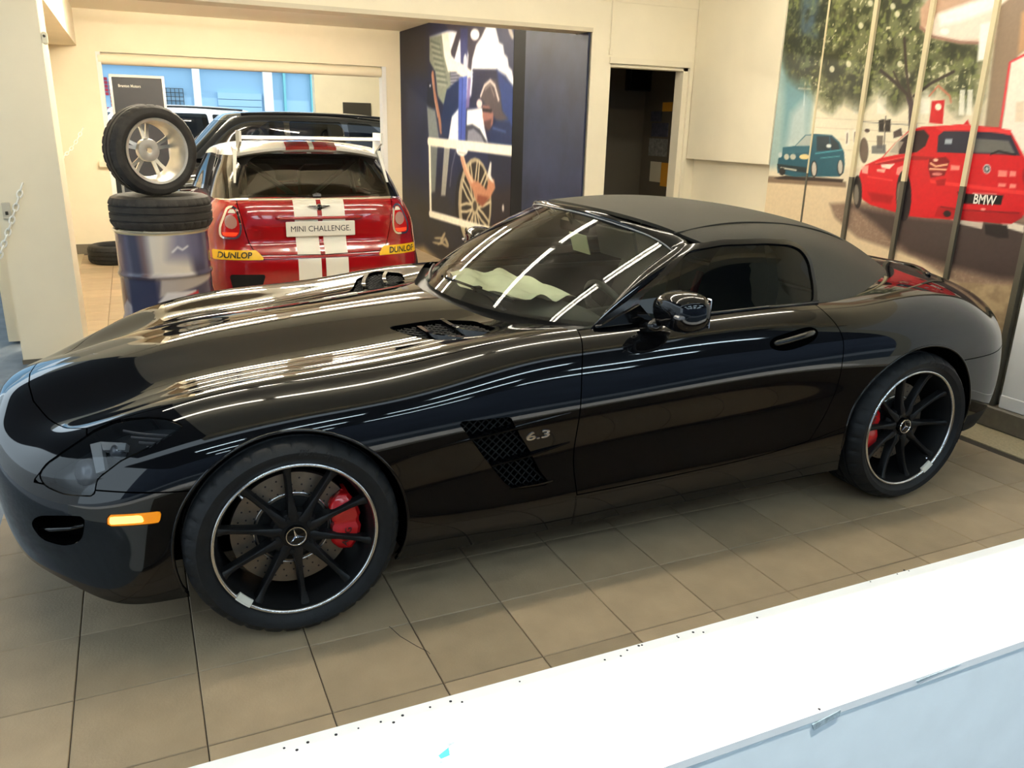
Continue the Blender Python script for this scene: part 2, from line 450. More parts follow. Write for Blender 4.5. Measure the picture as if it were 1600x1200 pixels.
# ================================================================ the building
# --- floor with single tiles
fl = MB(); fl.span((-0.985, -1.80, -0.12), (4.03, 7.66, -0.006))
floor = struct('floor', fl, M['grout'])
TS = 0.33; X0 = 0.003-3*TS; Y0 = -1.365-2*TS
def tile_mesh(m):
    b = MB(); b.box((0, 0, -0.005), (TS-0.003, TS-0.003, 0.010), bev=0.0022)
    me = bpy.data.meshes.new('tile'); me.from_pydata(b.V, [], b.F); me.materials.append(m); return me
TM = [tile_mesh(M['tile']), tile_mesh(M['tile_b']), tile_mesh(M['tile_c'])]
rest = MB()
for i in range(15):
    for j in range(30):
        x = X0+(i+.5)*TS; y = Y0+(j+.5)*TS
        if x > 3.70 or y > 7.6 or y < -1.75: continue
        if (y < 0.75 and not (0.3 < y and x > 0.4)) or x < 0.33:
            o = bpy.data.objects.new('tile', rnd.choice(TM)); link(o, floor)
            o.location = (x, y, rnd.uniform(-.0007, .0005))
        else:
            rest.box((x, y, -0.005), (TS-0.004, TS-0.004, 0.010))
tag(rest.build('tile_field', M['tile'], floor), kind='stuff')
g = MB(); g.span((3.70, -1.8, -0.01), (4.03, 2.66, 0.0)); g.build('granite_border', M['granite'], floor)
cr = MB(); cr.tube([tuple(on_plane(u, v, 'z', .0002)) for u, v in ((608,979),(612,982),(625,994),(640,1003),(652,1010),(668,1018),(672,1022))], .0014, 4); cr.build('tile_crack', M['grout'], floor)
# --- the low white wall in front, with its painted top
lw = MB(); lw.span((-3.5, -2.155, -0.35), (6.0, -1.775, 0.27)); front = struct('wall_front', lw, M['ledge_front'])
lt = MB(); lt.span((-3.5, -2.1575, 0.27), (6.0, -1.772, 0.30), bev=0.004); top = lt.build('ledge_top', M['ledge'], front)
b = MB(); b.span((-0.985, -1.775, 0.0), (3.95, -1.766, 0.262)); b.build('added_dark_slab', M['skirt'], front)  # unseen dark slab, added to dim reflections low on the roadster
def on_ledge(px, py): return on_plane(px, py, 'z', 0.30)
hb = MB()
for px, py in [(525,1148),(560,1138),(595,1128),(629,1118),(672,1105),(704,1096),(444,1169),(481,1160),(464,1172),(615,1129),(722,1097),(812,1065),(980,1016),(998,1009),(970,1025),(1003,1008),(1058,994),(1083,988),(945,1031),(1060,996),(1402,897),(1420,892),(1360,909),(1280,1108),(1183,965),(1413,891),(1099,988)]:
    q = on_ledge(px, py); r = rnd.choice((.0028, .0035, .0022))
    hb.lathe([(0, .0006), (r, .0006), (r, -.001)], 10, 'z', (q[0], q[1], 0.30))
tag(hb.build('screw_holes', M['hole'], top), kind='stuff')
for pts in ([(680,1172),(699,1158),(712,1160),(708,1163),(690,1171),(682,1176)], [(677,1187),(690,1190),(700,1193),(688,1193)]):
    c = MB(); n = len(pts)
    c.add([tuple(on_ledge(*p)+np.array([0, 0, .0008])) for p in pts]+[tuple(on_ledge(*p)+np.array([0, 0, -.001])) for p in pts],
          [tuple(range(n))]+[(i, (i+1) % n, n+(i+1) % n, n+i) for i in range(n)])
    c.build('paint_chip', M['chip'], top)
c = MB(); pts = [(685,1181),(701,1168),(703,1180),(689,1186)]
c.add([tuple(on_ledge(*p)+np.array([0, 0, .0012])) for p in pts]+[tuple(on_ledge(*p)+np.array([0, 0, -.001])) for p in pts],
      [(0, 1, 2, 3)]+[(i, (i+1) % 4, 4+(i+1) % 4, 4+i) for i in range(4)])
c.build('blue_sticker_scrap', M['blue_sticker'], top)
for pts in ([(1268,1131),(1312,1108),(1310,1117),(1290,1128),(1270,1140)], [(1430,1063),(1500,1034),(1500,1036),(1450,1057),(1432,1066)]):
    c = MB(); n = len(pts); P = [on_plane(px, py, 'y', -2.155) for px, py in pts]
    c.add([(p[0], -2.1588, min(p[2], .294)) for p in P]+[(p[0], -2.15, min(p[2], .294)) for p in P],
          [tuple(range(n))[::-1]]+[(i, n+i, n+(i+1) % n, (i+1) % n) for i in range(n)])
    c.build('paint_chip', M['chip'], front)
# --- street outside: pavement, and the house fronts around it
st = MB(); st.span((-14, -16, -0.30), (-0.99, 16, -0.02)); st.span((-0.99, -16, -0.5), (12, -2.17, -0.35)); struct('floor_street', st, M['asphalt'])
b = MB(); b.span((-14, -10.5, -0.5), (16, -10.2, 9.0)); struct('wall_opposite', b, mat('opposite_front', srgb(88, 96, 112), 0.8, noise=0.2, nscale=1.2))
b = MB(); b.span((-8.3, -4, -0.1), (-8.0, 16, 3.2)); struct('wall_yard', b, M['white_wall'])
# --- ceilings and added canopies
b = MB(); b.span((-1.25, -2.2, 2.92), (4.3, 2.70, 3.05)); struct('ceiling', b, M['ceil'])
b = MB(); b.span((-1.25, 2.86, 2.71), (3.1, 7.8, 2.85)); struct('ceiling_alcove', b, M['ceil'])
b = MB(); b.span((-5, -6.8, 2.98), (9, -2.78, 3.1)); b.span((3.3, -2.78, 2.98), (9, -2.2, 3.1)); struct('added_canopy', b, M['canopy'])  # unseen canopy, put in and gapped to steer sun and sky reflections
b = MB(); b.span((-3.7, -2.2, 2.98), (-1.25, 8, 3.1)); struct('added_canopy_side', b, M['canopy'])  # unseen canopy, put in to darken what the bonnet reflects
b = MB(); b.span((-1.25, -2.2, 2.62), (4.3, -2.0, 2.95)); struct('trim_1', b, M['cream'])
# --- door wall (y = 2.66), bulkhead over the alcove
b = MB(); b.span((3.0, 2.66, 0), (3.18, 2.78, 2.92)); b.span((3.18, 2.66, 2.075), (3.93, 2.78, 2.92)); b.span((3.93, 2.66, 0), (4.3, 2.78, 2.92))
struct('wall_back', b, M['cream'])
b = MB(); b.span((-1.2, 2.66, 2.30), (3.0, 2.86, 2.92)); bulk = struct('wall_bulkhead', b, M['cream'])
b = MB(); b.span((-0.77, 2.648, 2.285), (3.0, 2.86, 2.315)); struct('trim_2', b, mat('bulkhead_edge', srgb(205, 194, 168), 0.6))
# door frame: lining and narrow architrave
d = MB(); d.span((3.165, 2.645, 2.07), (3.955, 2.66, 2.115)); d.span((3.93, 2.645, 0), (3.965, 2.66, 2.07)); d.span((3.885, 2.67, 0), (3.93, 2.78, 2.07)); d.span((3.18, 2.67, 2.045), (3.93, 2.78, 2.075))
struct('trim_3', d, M['cream_trim'])
d = MB(); d.tube([(3.165, 2.652, 2.15), (3.165, 2.652, 2.9)], .006, 6); d.span((3.155, 2.642, 2.13), (3.18, 2.66, 2.17)); d.span((3.03, 2.655, 2.515), (4.06, 2.66, 2.52)); struct('trim_4', d, M['cream_trim'])
# --- dark store room behind the door
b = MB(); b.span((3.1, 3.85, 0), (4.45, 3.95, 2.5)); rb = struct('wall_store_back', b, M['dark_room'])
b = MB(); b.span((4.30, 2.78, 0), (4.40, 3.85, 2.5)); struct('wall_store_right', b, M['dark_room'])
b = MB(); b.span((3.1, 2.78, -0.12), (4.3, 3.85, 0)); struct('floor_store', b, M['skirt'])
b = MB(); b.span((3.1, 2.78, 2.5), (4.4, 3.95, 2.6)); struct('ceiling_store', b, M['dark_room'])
# --- alcove: poster wall (x = 3.0), back wall with its window opening
b = MB(); b.span((3.0, 2.78, 0), (3.1, 7.66, 2.92)); struct('wall_alcove_right', b, M['cream'])
WX0, WX1, WZ0, WZ1 = -0.60, 2.78, 0.68, 2.27
b = MB(); b.span((-1.3, 7.66, 0), (WX0, 7.80, 2.85)); b.span((WX1, 7.66, 0), (3.1, 7.80, 2.85)); b.span((WX0, 7.66, WZ1), (WX1, 7.80, 2.85)); b.span((WX0, 7.66, 0), (WX1, 7.80, WZ0))
struct('wall_alcove_back', b, M['cream'])
wn = MB(); wn.span((WX0, 7.63, WZ0-.035), (WX1, 7.82, WZ0)); w1 = struct('window_1', wn, M['cream_trim'])
b = MB(); b.span((WX1-.055, 7.65, WZ0), (WX1, 7.80, WZ1)); b.build('window_frame', M['white_wall'], w1)
b = MB(); b.span((WX0, 7.65, WZ0), (WX0+.05, 7.80, WZ1)); b.build('window_frame', M['white_wall'], w1)
b = MB(); b.tube([(WX0+.02, 7.70, 2.20), (WX1-.06, 7.70, 2.20)], .062, 20); b.build('shutter_roller', M['cream_trim'], w1, auto=40)
b = MB(); b.span((-0.70, 7.60, 1.00), (-0.55, 7.68, 1.08), bev=.01); b.build('window_catch', M['cream_trim'], w1)
# --- left side: pillar, beam, wall
b = MB(); b.span((-1.14, 2.73, 0), (-0.77, 3.22, 2.95), bev=.012); pil = struct('wall_left', b, M['cream'])
b = MB(); b.span((-1.145, 2.722, 0), (-0.765, 3.225, 0.03)); struct('baseboard_left', b, M['skirt'])
b = MB(); b.span((-1.2, 3.22, 2.32), (-0.78, 7.66, 2.75)); struct('trim_5', b, M['cream'])
b = MB(); b.span((-1.3, 3.4, 0), (-1.14, 7.66, 2.4)); struct('wall_alcove_left', b, M['cream'])
b = MB(); b.span((-1.14, 7.635, 0), (-0.0, 7.66, 0.115)); struct('baseboard_back', b, M['skirt'])
b = MB(); b.span((-1.13, 5.0, -0.02), (-0.985, 7.63, 0.002)); struct('floor_strip', b, M['granite'])
# --- right wall
b = MB(); b.span((4.06, -2.6, 0), (4.3, 2.66, 2.95)); wr = struct('wall_right', b, M['cream'])
b = MB(); b.span((3.975, 1.63, 1.35), (4.06, 2.655, 2.95)); b.build('boxed_panel', M['cream'], wr)
b = MB(); b.span((3.955, -2.3, 0), (4.06, 1.66, 0.125), bev=.008); struct('baseboard_right', b, M['skirt'])
b = MB(); b.span((4.0, 1.66, 0), (4.06, 2.66, 0.125), bev=.006); struct('baseboard_right.001', b, M['skirt'])
b = MB(); b.span((3.99, -2.3, 0.17), (4.05, -0.475, 2.3), bev=.004); wp = b.build('white_panel', M['white_wall'], wr)
b = MB(); b.span((3.985, -2.3, 0.125), (4.06, -0.475, 0.20), bev=.004); b.build('panel_foot', M['white_wall'], wr)
# --- middle room behind the window, and the yard beyond it
b = MB(); b.span((-3, 7.8, -0.1), (6, 12.2, 0.0)); struct('floor_middle_room', b, M['skirt'])
b = MB(); b.span((-3, 12.2, -0.1), (10, 20, 0.0)); struct('floor_yard', b, M['asphalt'])
b = MB(); b.span((2.72, 12.0, 0), (6, 12.2, 3.0)); b.span((-3, 12.0, 2.42), (2.72, 12.2, 3.0)); struct('wall_middle_back', b, M['cream'])
b = MB(); b.span((4.6, 7.8, 0), (4.8, 12.0, 3.0)); struct('wall_middle_right', b, M['cream'])
b = MB(); b.span((-3, 7.8, 2.95), (4.8, 12.2, 3.05)); struct('ceiling_middle_room', b, M['ceil'])
b = MB(); b.span((-8, 17.0, 0), (10, 17.2, 3.6)); yw = struct('wall_yard_back', b, M['shutter'])
for x0, x1 in ((1.05, 1.2), (2.55, 2.75), (-1.6, -1.45)):
    b = MB(); b.span((x0, 16.85, 0), (x1, 17.0, 3.0)); b.build('post', M['white_wall'], yw)
for k in range(14):
    b = MB(); b.span((1.55, 16.93, 0.05+k*.15), (2.50, 17.0, 0.05+k*.15+.138)); b.build('shutter_slat', M['shutter'], yw)
b = MB(); b.span((-8, 16.9, 2.62), (10, 17.0, 2.78)); b.build('eaves_beam', M['white_wall'], yw)
for k in range(3):
    b = MB(); b.span((3.0+k*.62, 16.9, 0), (3.05+k*.62, 17.0, 2.6)); b.build('door_post', M['teal'], yw)
b = MB()
for i in range(9): b.span((0.15+i*.085, 16.94, 1.75), (0.162+i*.085, 16.96, 2.18))
for j in range(6): b.span((0.15, 16.94, 1.75+j*.085), (0.84, 16.96, 1.762+j*.085))
b.build('window_grille', M['steel_dark'], yw)
b = MB(); b.tube([(1.16, 16.9, 1.5), (1.10, 16.9, 2.62)], .02, 6); b.build('downpipe', M['steel_dark'], yw)
# --- lamps: warm twin tubes in rows along the room, cool tubes outside, fill tubes added over alcove and middle room
def tube_lamp(x, y, z, L, tm, label, group, axis='x'):
    t = thing('tube_lamp', (x, y, z), label, 'lamp', group)
    d = (L+.06, .11, .05) if axis == 'x' else (.11, L+.06, .05)
    b = MB(); b.box((0, 0, .055), d, bev=.01); b.build('lamp_body', M['fixture'], t, world=False)
    for s in (-1, 1):
        e = MB()
        if axis == 'x': e.tube([(-L/2, s*.032, 0), (L/2, s*.032, 0)], .016, 8)
        else: e.tube([(s*.032, -L/2, 0), (s*.032, L/2, 0)], .016, 8)
        e.build('lamp_tube', tm, t, world=False)
    return t
nm = ['first', 'second', 'third', 'fourth']
for r, (y, z) in enumerate(TUBE_ROWS):
    for k in range(4):
        tube_lamp(-0.80+k*1.33, y, z, 1.2, M['tube'], 'white twin-tube ceiling lamp, %s in the %s row over the black roadster' % (nm[k], ('near', 'far')[r]), 'ceiling tube lamps')
for k in range(2):  # unseen lamps, added to brighten the alcove walls
    tube_lamp(0.0+k*1.7, 5.4, 2.62, 1.2, M['tube_fill'], 'white twin-tube fill lamp added over the red hatchback, %s one' % ('left', 'right')[k], 'ceiling tube lamps')
for k in range(2):  # two more unseen lamps added for the alcove brightness
    tube_lamp(-0.15+k*1.35, 3.9, 2.62, 1.2, M['tube_fill'], 'white twin-tube fill lamp added just behind the bulkhead, %s one' % ('left', 'right')[k], 'ceiling tube lamps')
for r, y in enumerate((-3.55, -4.7, -5.9)):
    for k in range(4):
        tube_lamp(-1.4+k*1.75, y, 2.86, 1.2, M['tube_cool'], 'cool white canopy tube lamp outside, %s in the %s row' % (nm[k], ('inner', 'middle', 'outer')[r]), 'canopy tube lamps')
for k in range(2):  # unseen lamps, added to brighten the middle room wall
    tube_lamp(0.3+k*2.4, 10.2, 2.86, 1.2, M['tube_fill'], 'fill tube lamp added over the dark wagon, %s one' % ('left', 'right')[k], 'ceiling tube lamps')
# ================================================================ the black roadster
def st(x,*yz):
    return [(x,y,z) for y,z in yz]
BODY=[
 [(-.855,0,.645),(-.868,0,.628),(-.880,0,.605),(-.890,0,.570),(-.89,0,.52),(-.885,0,.44),(-.875,0,.36),(-.86,0,.28),(-.84,0,.2),(-.80,0,.13)],
 [(-.825,0,.660),(-.83,-.14,.652),(-.84,-.28,.622),(-.85,-.40,.578),(-.85,-.46,.52),(-.845,-.49,.44),(-.835,-.50,.36),(-.82,-.50,.28),(-.795,-.48,.2),(-.755,-.43,.13)],
 [(-.75,0,.688),(-.75,-.18,.676),(-.745,-.38,.636),(-.74,-.57,.603),(-.735,-.672,.55),(-.73,-.715,.46),(-.73,-.722,.37),(-.715,-.72,.29),(-.695,-.70,.2),(-.655,-.66,.135)],
 [(-.62,0,.722),(-.61,-.2,.708),(-.59,-.45,.652),(-.565,-.672,.668),(-.545,-.79,.615),(-.54,-.845,.515),(-.54,-.86,.42),(-.54,-.87,.31),(-.54,-.875,.21),(-.53,-.85,.15)],
 st(-.32,(0,.794),(-.22,.777),(-.49,.722),(-.745,.755),(-.855,.70),(-.918,.61),(-.93,.5),(-.93,.38),(-.925,.25),(-.895,.17)),
 st(0,(0,.838),(-.24,.812),(-.51,.770),(-.765,.805),(-.885,.755),(-.948,.67),(-.963,.56),(-.963,.42),(-.953,.28),(-.92,.18)),
 st(.4,(0,.875),(-.27,.845),(-.53,.812),(-.77,.832),(-.882,.782),(-.940,.70),(-.955,.585),(-.94,.44),(-.945,.28),(-.91,.17)),
 st(.8,(0,.908),(-.3,.885),(-.55,.862),(-.78,.876),(-.872,.825),(-.922,.735),(-.94,.615),(-.92,.46),(-.935,.29),(-.91,.17)),
 st(1.15,(0,.925),(-.3,.915),(-.57,.895),(-.79,.888),(-.868,.840),(-.913,.758),(-.935,.64),(-.915,.48),(-.93,.30),(-.905,.17)),
 st(1.6,(0,.93),(-.3,.925),(-.58,.920),(-.80,.902),(-.870,.856),(-.915,.772),(-.933,.655),(-.912,.49),(-.928,.31),(-.90,.17)),
 st(2.05,(0,.94),(-.3,.938),(-.58,.935),(-.80,.912),(-.872,.866),(-.924,.785),(-.94,.665),(-.92,.5),(-.93,.32),(-.90,.18)),
 st(2.4,(0,.955),(-.3,.953),(-.56,.940),(-.788,.918),(-.880,.872),(-.945,.79),(-.958,.66),(-.945,.5),(-.94,.32),(-.90,.18)),
 st(2.7,(0,.965),(-.29,.963),(-.54,.955),(-.77,.938),(-.88,.885),(-.955,.785),(-.968,.66),(-.965,.5),(-.955,.33),(-.91,.2)),
 st(3.05,(0,.968),(-.28,.965),(-.52,.948),(-.74,.910),(-.855,.855),(-.932,.765),(-.945,.64),(-.94,.5),(-.93,.34),(-.89,.22)),
 [(3.40,0,.918),(3.39,-.27,.912),(3.36,-.48,.88),(3.31,-.665,.842),(3.29,-.77,.795),(3.285,-.85,.72),(3.30,-.87,.6),(3.31,-.87,.46),(3.30,-.86,.33),(3.28,-.83,.23)],
 [(3.545,0,.87),(3.54,-.24,.867),(3.52,-.43,.845),(3.49,-.57,.812),(3.485,-.64,.77),(3.50,-.68,.69),(3.525,-.69,.57),(3.53,-.69,.44),(3.51,-.68,.32),(3.48,-.65,.23)],
 [(3.59,0,.862),(3.595,0,.857),(3.60,0,.847),(3.602,0,.822),(3.595,0,.775),(3.595,0,.69),(3.615,0,.57),(3.62,0,.44),(3.6,0,.31),(3.56,0,.22)],
]
GREEN=[
 [(1.38,0,1.252),(1.42,-.3,1.240),(1.505,-.48,1.205),(1.63,-.615,1.150),(1.37,-.715,1.03),(1.10,-.80,.885)],
 [(1.62,0,1.272),(1.65,-.3,1.258),(1.68,-.49,1.222),(1.72,-.628,1.165),(1.60,-.715,1.04),(1.50,-.80,.896)],
 [(1.90,0,1.275),(1.92,-.3,1.262),(1.94,-.495,1.226),(1.95,-.635,1.168),(1.93,-.718,1.045),(1.9,-.80,.905)],
 [(2.2,0,1.25),(2.2,-.3,1.238),(2.2,-.495,1.202),(2.2,-.638,1.14),(2.2,-.718,1.035),(2.2,-.80,.909)],
 [(2.5,0,1.195),(2.5,-.3,1.182),(2.48,-.48,1.145),(2.46,-.615,1.085),(2.45,-.695,1.01),(2.45,-.775,.908)],
 [(2.78,0,1.115),(2.77,-.28,1.102),(2.73,-.45,1.068),(2.68,-.565,1.022),(2.66,-.63,.98),(2.64,-.695,.918)],
 [(3.04,0,.99),(3.02,-.25,.985),(2.96,-.41,.968),(2.90,-.51,.953),(2.87,-.55,.945),(2.84,-.60,.925)],
]

NU, NV = 400, 124
BG = grid_surface(BODY, NU, NV, True, True, True)
SK = Skin.grid(BG, flip=True)
GG = grid_surface(GREEN, 200, 90, False, False, True)
GK = Skin.grid(GG, flip=True)
CAR = thing('roadster', (1.28, 0, 0), 'black two-seat roadster with closed black fabric top, parked across the showroom', 'car')
from mathutils.kdtree import KDTree
def kd_of(P, ax):
    k = KDTree(len(P)); i, j = ['xyz'.index(c) for c in ax]
    for n, q in enumerate(P): k.insert((q[i], q[j], 0), n)
    k.balance(); return k
_side = SK.V[(SK.V[:, 1] < -.62)]; _sideN = SK.N[(SK.V[:, 1] < -.62)]
_m = _sideN[:, 1] < -.25; _side = _side[_m]; _sideN = _sideN[_m]
KDS = kd_of(_side, 'xz')
_m2 = SK.N[:, 2] > .5; _topP = SK.V[_m2]; _topN = SK.N[_m2]; KDT = kd_of(_topP, 'xy')
def side_pt(x, z, d=0.0):
    r = KDS.find_n((x, z, 0), 4); w = np.array([1/(q[2]+1e-4) for q in r]); w /= w.sum()
    P = sum(w[k]*_side[q[1]] for k, q in enumerate(r)); N = sum(w[k]*_sideN[q[1]] for k, q in enumerate(r)); N /= np.linalg.norm(N)
    return np.array([x, P[1], z])+N*d, N
def top_pt(x, y, d=0.0):
    r = KDT.find_n((x, -abs(y), 0), 4); w = np.array([1/(q[2]+1e-4) for q in r]); w /= w.sum()
    P = sum(w[k]*_topP[q[1]] for k, q in enumerate(r)); N = sum(w[k]*_topN[q[1]] for k, q in enumerate(r)); N /= np.linalg.norm(N)
    s = 1 if y <= 0 else -1; N = N*np.array([1, s, 1])
    return np.array([x, y, P[2]])+N*d, N
GAP = .0022
FA, RA = (0.0, .333, .361), (2.68, .342, .385)
def off_arch(V): return np.minimum(np.hypot(V[:, 0]-FA[0], V[:, 2]-FA[1])-FA[2], np.hypot(V[:, 0]-RA[0], V[:, 2]-RA[1])-RA[2])
HOOD = [(-.766,-.1),(-.766,0),(-.757,.14),(-.735,.27),(-.684,.41),(-.616,.57),(-.555,.655),(-.44,.71),(-.30,.765),(-.12,.783),(.075,.80),(.4,.803),(.8,.790),(1.03,.785),(.985,.72),(.89,.55),(.80,.33),(.745,.15),(.73,0),(.73,-.1)]
HEAD = round_poly([(-.290,.717),(-.333,.729),(-.38,.727),(-.428,.717),(-.476,.703),(-.539,.676),(-.623,.626),(-.672,.594),(-.697,.566),(-.682,.541),(-.63,.526),(-.550,.528),(-.537,.576),(-.469,.627),(-.372,.674)], .012, 4)
def head_in(g=0.0): return lambda V: np.minimum(poly_sdf(HEAD, V[:, (0, 2)])+g, np.abs(V[:, 1])-.655)
def neg(f): return lambda V: -f(V)
MARK = round_poly([(-.522,.476),(-.377,.487),(-.384,.450),(-.526,.440)], .008)
VENT = [(.535,.655),(.60,.650),(.725,.645),(.765,.57),(.81,.505),(.855,.416),(.895,.362),(.752,.368),(.715,.400),(.626,.522)]
INTK = round_poly([(-.738,.418),(-.711,.450),(-.65,.462),(-.582,.468),(-.588,.43),(-.601,.389),(-.648,.366),(-.712,.374)], .02)
HVEN = round_poly([(.47,.345),(.66,.365),(.79,.45),(.82,.60),(.715,.695),(.60,.635),(.53,.46)], .03)
door_front = curve_fn([.15,.31,.38,.54,.73,.80,.87,1.0], [1.012,1.004,.994,.994,1.005,1.02,1.045,1.09])
door_rear = curve_fn([.2,.33,.376,.463,.547,.714,.829,.893,1.0], [2.03,2.085,2.118,2.175,2.205,2.206,2.198,2.165,2.10])
door_low = curve_fn([.9,1.0,1.27,1.56,1.89,2.12,2.3], [.302,.303,.306,.314,.332,.362,.40])
lip_low = curve_fn([-.95,-.75,-.67,-.56,-.38,0,.5], [.255,.25,.235,.20,.18,.17,.17])
BELT = .797
def is_hood(g): return inside(HOOD, 'xy', g, True)
def fx(x): return lambda V: V[:, 0]-x
gt = lambda ax, v: (lambda V: V[:, 'xyz'.index(ax)]-v)
lt_ = lambda ax, v: (lambda V: v-V[:, 'xyz'.index(ax)])
absy = lambda v: (lambda V: np.abs(V[:, 1])-v)
def both(k, name, m, fl=.012, center=False):
    sk = (lambda p: abs(p[1]) < 1e-4) if center else None
    k = k.flange(fl, sk)
    if center: return k.join(k.mirror()).build(name, m, CAR)
    a = k.build(name, m, CAR); b = k.mirror().build(name, m, CAR)
    return a, b
zsplit = .545                                   # joint of wing and bumper in front of the wheel
fender_zone = lambda V: np.maximum(np.where(V[:, 0] > -.2, 1.0, V[:, 2]-zsplit), V[:, 0]+.2)
# bonnet, with its louvre openings cut out
hood = SK.cut(lt_('x', 1.2), is_hood(-GAP), outside(HVEN, 'xy', .001, True))
HOODO = both(hood, 'bonnet', M['paint'], .014, True)
# nose and bumper
bump_zone = lambda V: np.where(V[:, 0] < -.2, np.maximum(zsplit-GAP-V[:, 2], np.minimum(-.56-V[:, 0], .70-np.abs(V[:, 1]))), -1.0)
GRIL = round_poly([(.0-.1,.54),(.36,.54),(.44,.50),(.46,.40),(.43,.30),(.34,.27),(-.1,.27)], .03)
gril = lambda V: -np.minimum(poly_sdf(GRIL, np.stack([np.abs(V[:, 1]), V[:, 2]], 1)), -.6-V[:, 0])
bumper = SK.cut(lt_('x', 0.0), neg(is_hood(GAP)), off_arch, neg(head_in(GAP)), bump_zone, outside(MARK, 'xz', .001), outside(INTK, 'xz', .001), gril, lambda V: V[:, 2]-lip_low(V[:, 0]))
BUMP = both(bumper, 'front_bumper', M['paint'], .02, True)
# wings
wing = SK.cut(lt_('x', 1.2), neg(is_hood(GAP)), off_arch, neg(head_in(GAP)), lambda V: -bump_zone(V)-2*GAP, lambda V: door_front(V[:, 2])-V[:, 0]-GAP, absy(.655), outside(VENT, 'xz', .001),
              lambda V: np.maximum(np.abs(V[:, 1])-.70, -.25-V[:, 0]))
wing = wing.cut(lambda V: np.maximum(np.abs(V[:, 1])-.782, .3-V[:, 0]))
WINGS = both(wing, 'front_wing', M['paint'])
# doors, sills
door = SK.cut(gt('x', .9), lt_('x', 2.4), lambda V: V[:, 0]-door_front(V[:, 2])-GAP, lambda V: door_rear(V[:, 2])-V[:, 0]-GAP, lambda V: V[:, 2]-door_low(V[:, 0])-GAP, absy(BELT))
HREC = smooth_poly([(1.845,.785),(1.90,.765),(1.99,.772),(2.06,.792),(2.092,.822),(2.075,.838),(2.00,.836),(1.91,.822),(1.852,.805)], 40)
DOORS = both(door.cut(outside(HREC, 'xz', .0005)), 'door', M['paint'])
sill = SK.cut(gt('x', .2), lt_('x', 2.6), off_arch, lambda V: np.where(V[:, 0] < 1.0, V[:, 0]-door_front(V[:, 2])-GAP, 1), lambda V: np.where(V[:, 0] > 2.0, np.minimum(door_low(V[:, 0]), .40)-GAP-V[:, 2], door_low(V[:, 0])-GAP-V[:, 2]), lt_('x', 2.31))
both(sill, 'sill', M['paint'])
# rear quarters, boot lid, rear bumper
TRUNK = round_poly([(2.98,-.2),(2.98,.3),(3.03,.45),(3.15,.565),(3.40,.585),(3.545,.50),(3.70,.50),(3.70,-.2)], .04)
trunk_in = lambda g: (lambda V: np.minimum(poly_sdf(TRUNK, np.stack([V[:, 0], np.abs(V[:, 1])], 1))+g, V[:, 2]-.70))
rb_zone = lambda g: (lambda V: np.where(V[:, 0] > 2.9, .635+g-V[:, 2], -1.0))
quarter = SK.cut(gt('x', 2.0), lambda V: V[:, 0]-door_rear(V[:, 2])-GAP, off_arch, neg(trunk_in(GAP)), neg(rb_zone(GAP)), lambda V: np.where(V[:, 0] < 2.35, np.maximum(V[:, 2]-np.minimum(door_low(V[:, 0]), .40), V[:, 0]-2.31), 1.0), lambda V: np.maximum(np.abs(V[:, 1])-BELT, V[:, 0]-2.3))
TAIL = round_poly([(.46,.79),(.60,.785),(.70,.76),(.80,.735),(.82,.70),(.70,.68),(.50,.685)], .02)
tail_in = lambda g: (lambda V: np.minimum(poly_sdf(TAIL, np.stack([np.abs(V[:, 1]), V[:, 2]], 1))+g, V[:, 0]-3.2))
quarter = quarter.cut(neg(tail_in(.0005)))
both(quarter, 'rear_quarter', M['paint'], .012, True)
trunk = SK.cut(gt('x', 2.8), trunk_in(-GAP)); both(trunk, 'boot_lid', M['paint'], .012, True)
both(SK.cut(gt('x', 2.8), rb_zone(-GAP), off_arch, gt('z', .345)), 'rear_bumper', M['paint'], .02, True)
both(SK.cut(gt('x', 2.8), rb_zone(-GAP), off_arch, lt_('z', .342), gt('z', .25)), 'rear_diffuser', M['black_matte'], .02, True)
a, b = both(SK.cut(gt('x', 3.0), tail_in(-.001)).offset(-.002), 'tail_light', M['red_lens'], .01)
# spoiler lip on the boot lid
b = MB(); P = [top_pt(3.44-.25*abs(t)**2.2, t*.5, .004)[0] for t in np.linspace(-1, 1, 31)]
b.tube(P, .012, 8); b.build('spoiler_lip', M['paint'], CAR, smooth=True)
# black shell behind all the joints
shell = SK.cut(off_arch, lambda V: np.maximum(np.abs(V[:, 1])-.80, np.maximum(.70-V[:, 0], V[:, 0]-2.42)), outside(HVEN, 'xy', .03, True), outside(VENT, 'xz', .02), outside(INTK, 'xz', .02), neg(head_in(.02)), gril, lambda V: V[:, 2]-lip_low(V[:, 0])-.01).offset(-.022)
shell.join(shell.mirror()).build('body_shell', M['black_deep'], CAR)
# wheel housings and underbody
for (ax, az, r) in (FA, RA):
    for s in (-1, 1):
        b = MB(); b.lathe([(r+.004, -s*.925), (r+.004, -s*.60), (.02, -s*.60)], 40, 'y', (ax, 0, az), a0=-.34, a1=PI+.22); b.build('wheel_housing', M['black_deep'], CAR)
b = MB(); b.span((-.66, -.60, .15), (3.3, .60, .19)); b.span((.37, -.88, .165), (2.29, .88, .20)); b.build('underbody', M['black_deep'], CAR)
# rolled lips of the wheel arches
for (ax, az, r), (q0, q1) in ((FA, (-.40, PI+.34)), (RA, (-.30, PI+.12))):
    for s in (1, -1):
        P = []
        for q in np.linspace(q0, q1, 61):
            x, z = ax+(r-.001)*math.cos(q), az+(r-.001)*math.sin(q); p, n = side_pt(x, max(z, .2), -.001); P.append((p[0], s*p[1], z))
        b = MB(); b.tube(P, .0055, 6); b.build('arch_lip', M['paint'], CAR, smooth=True)
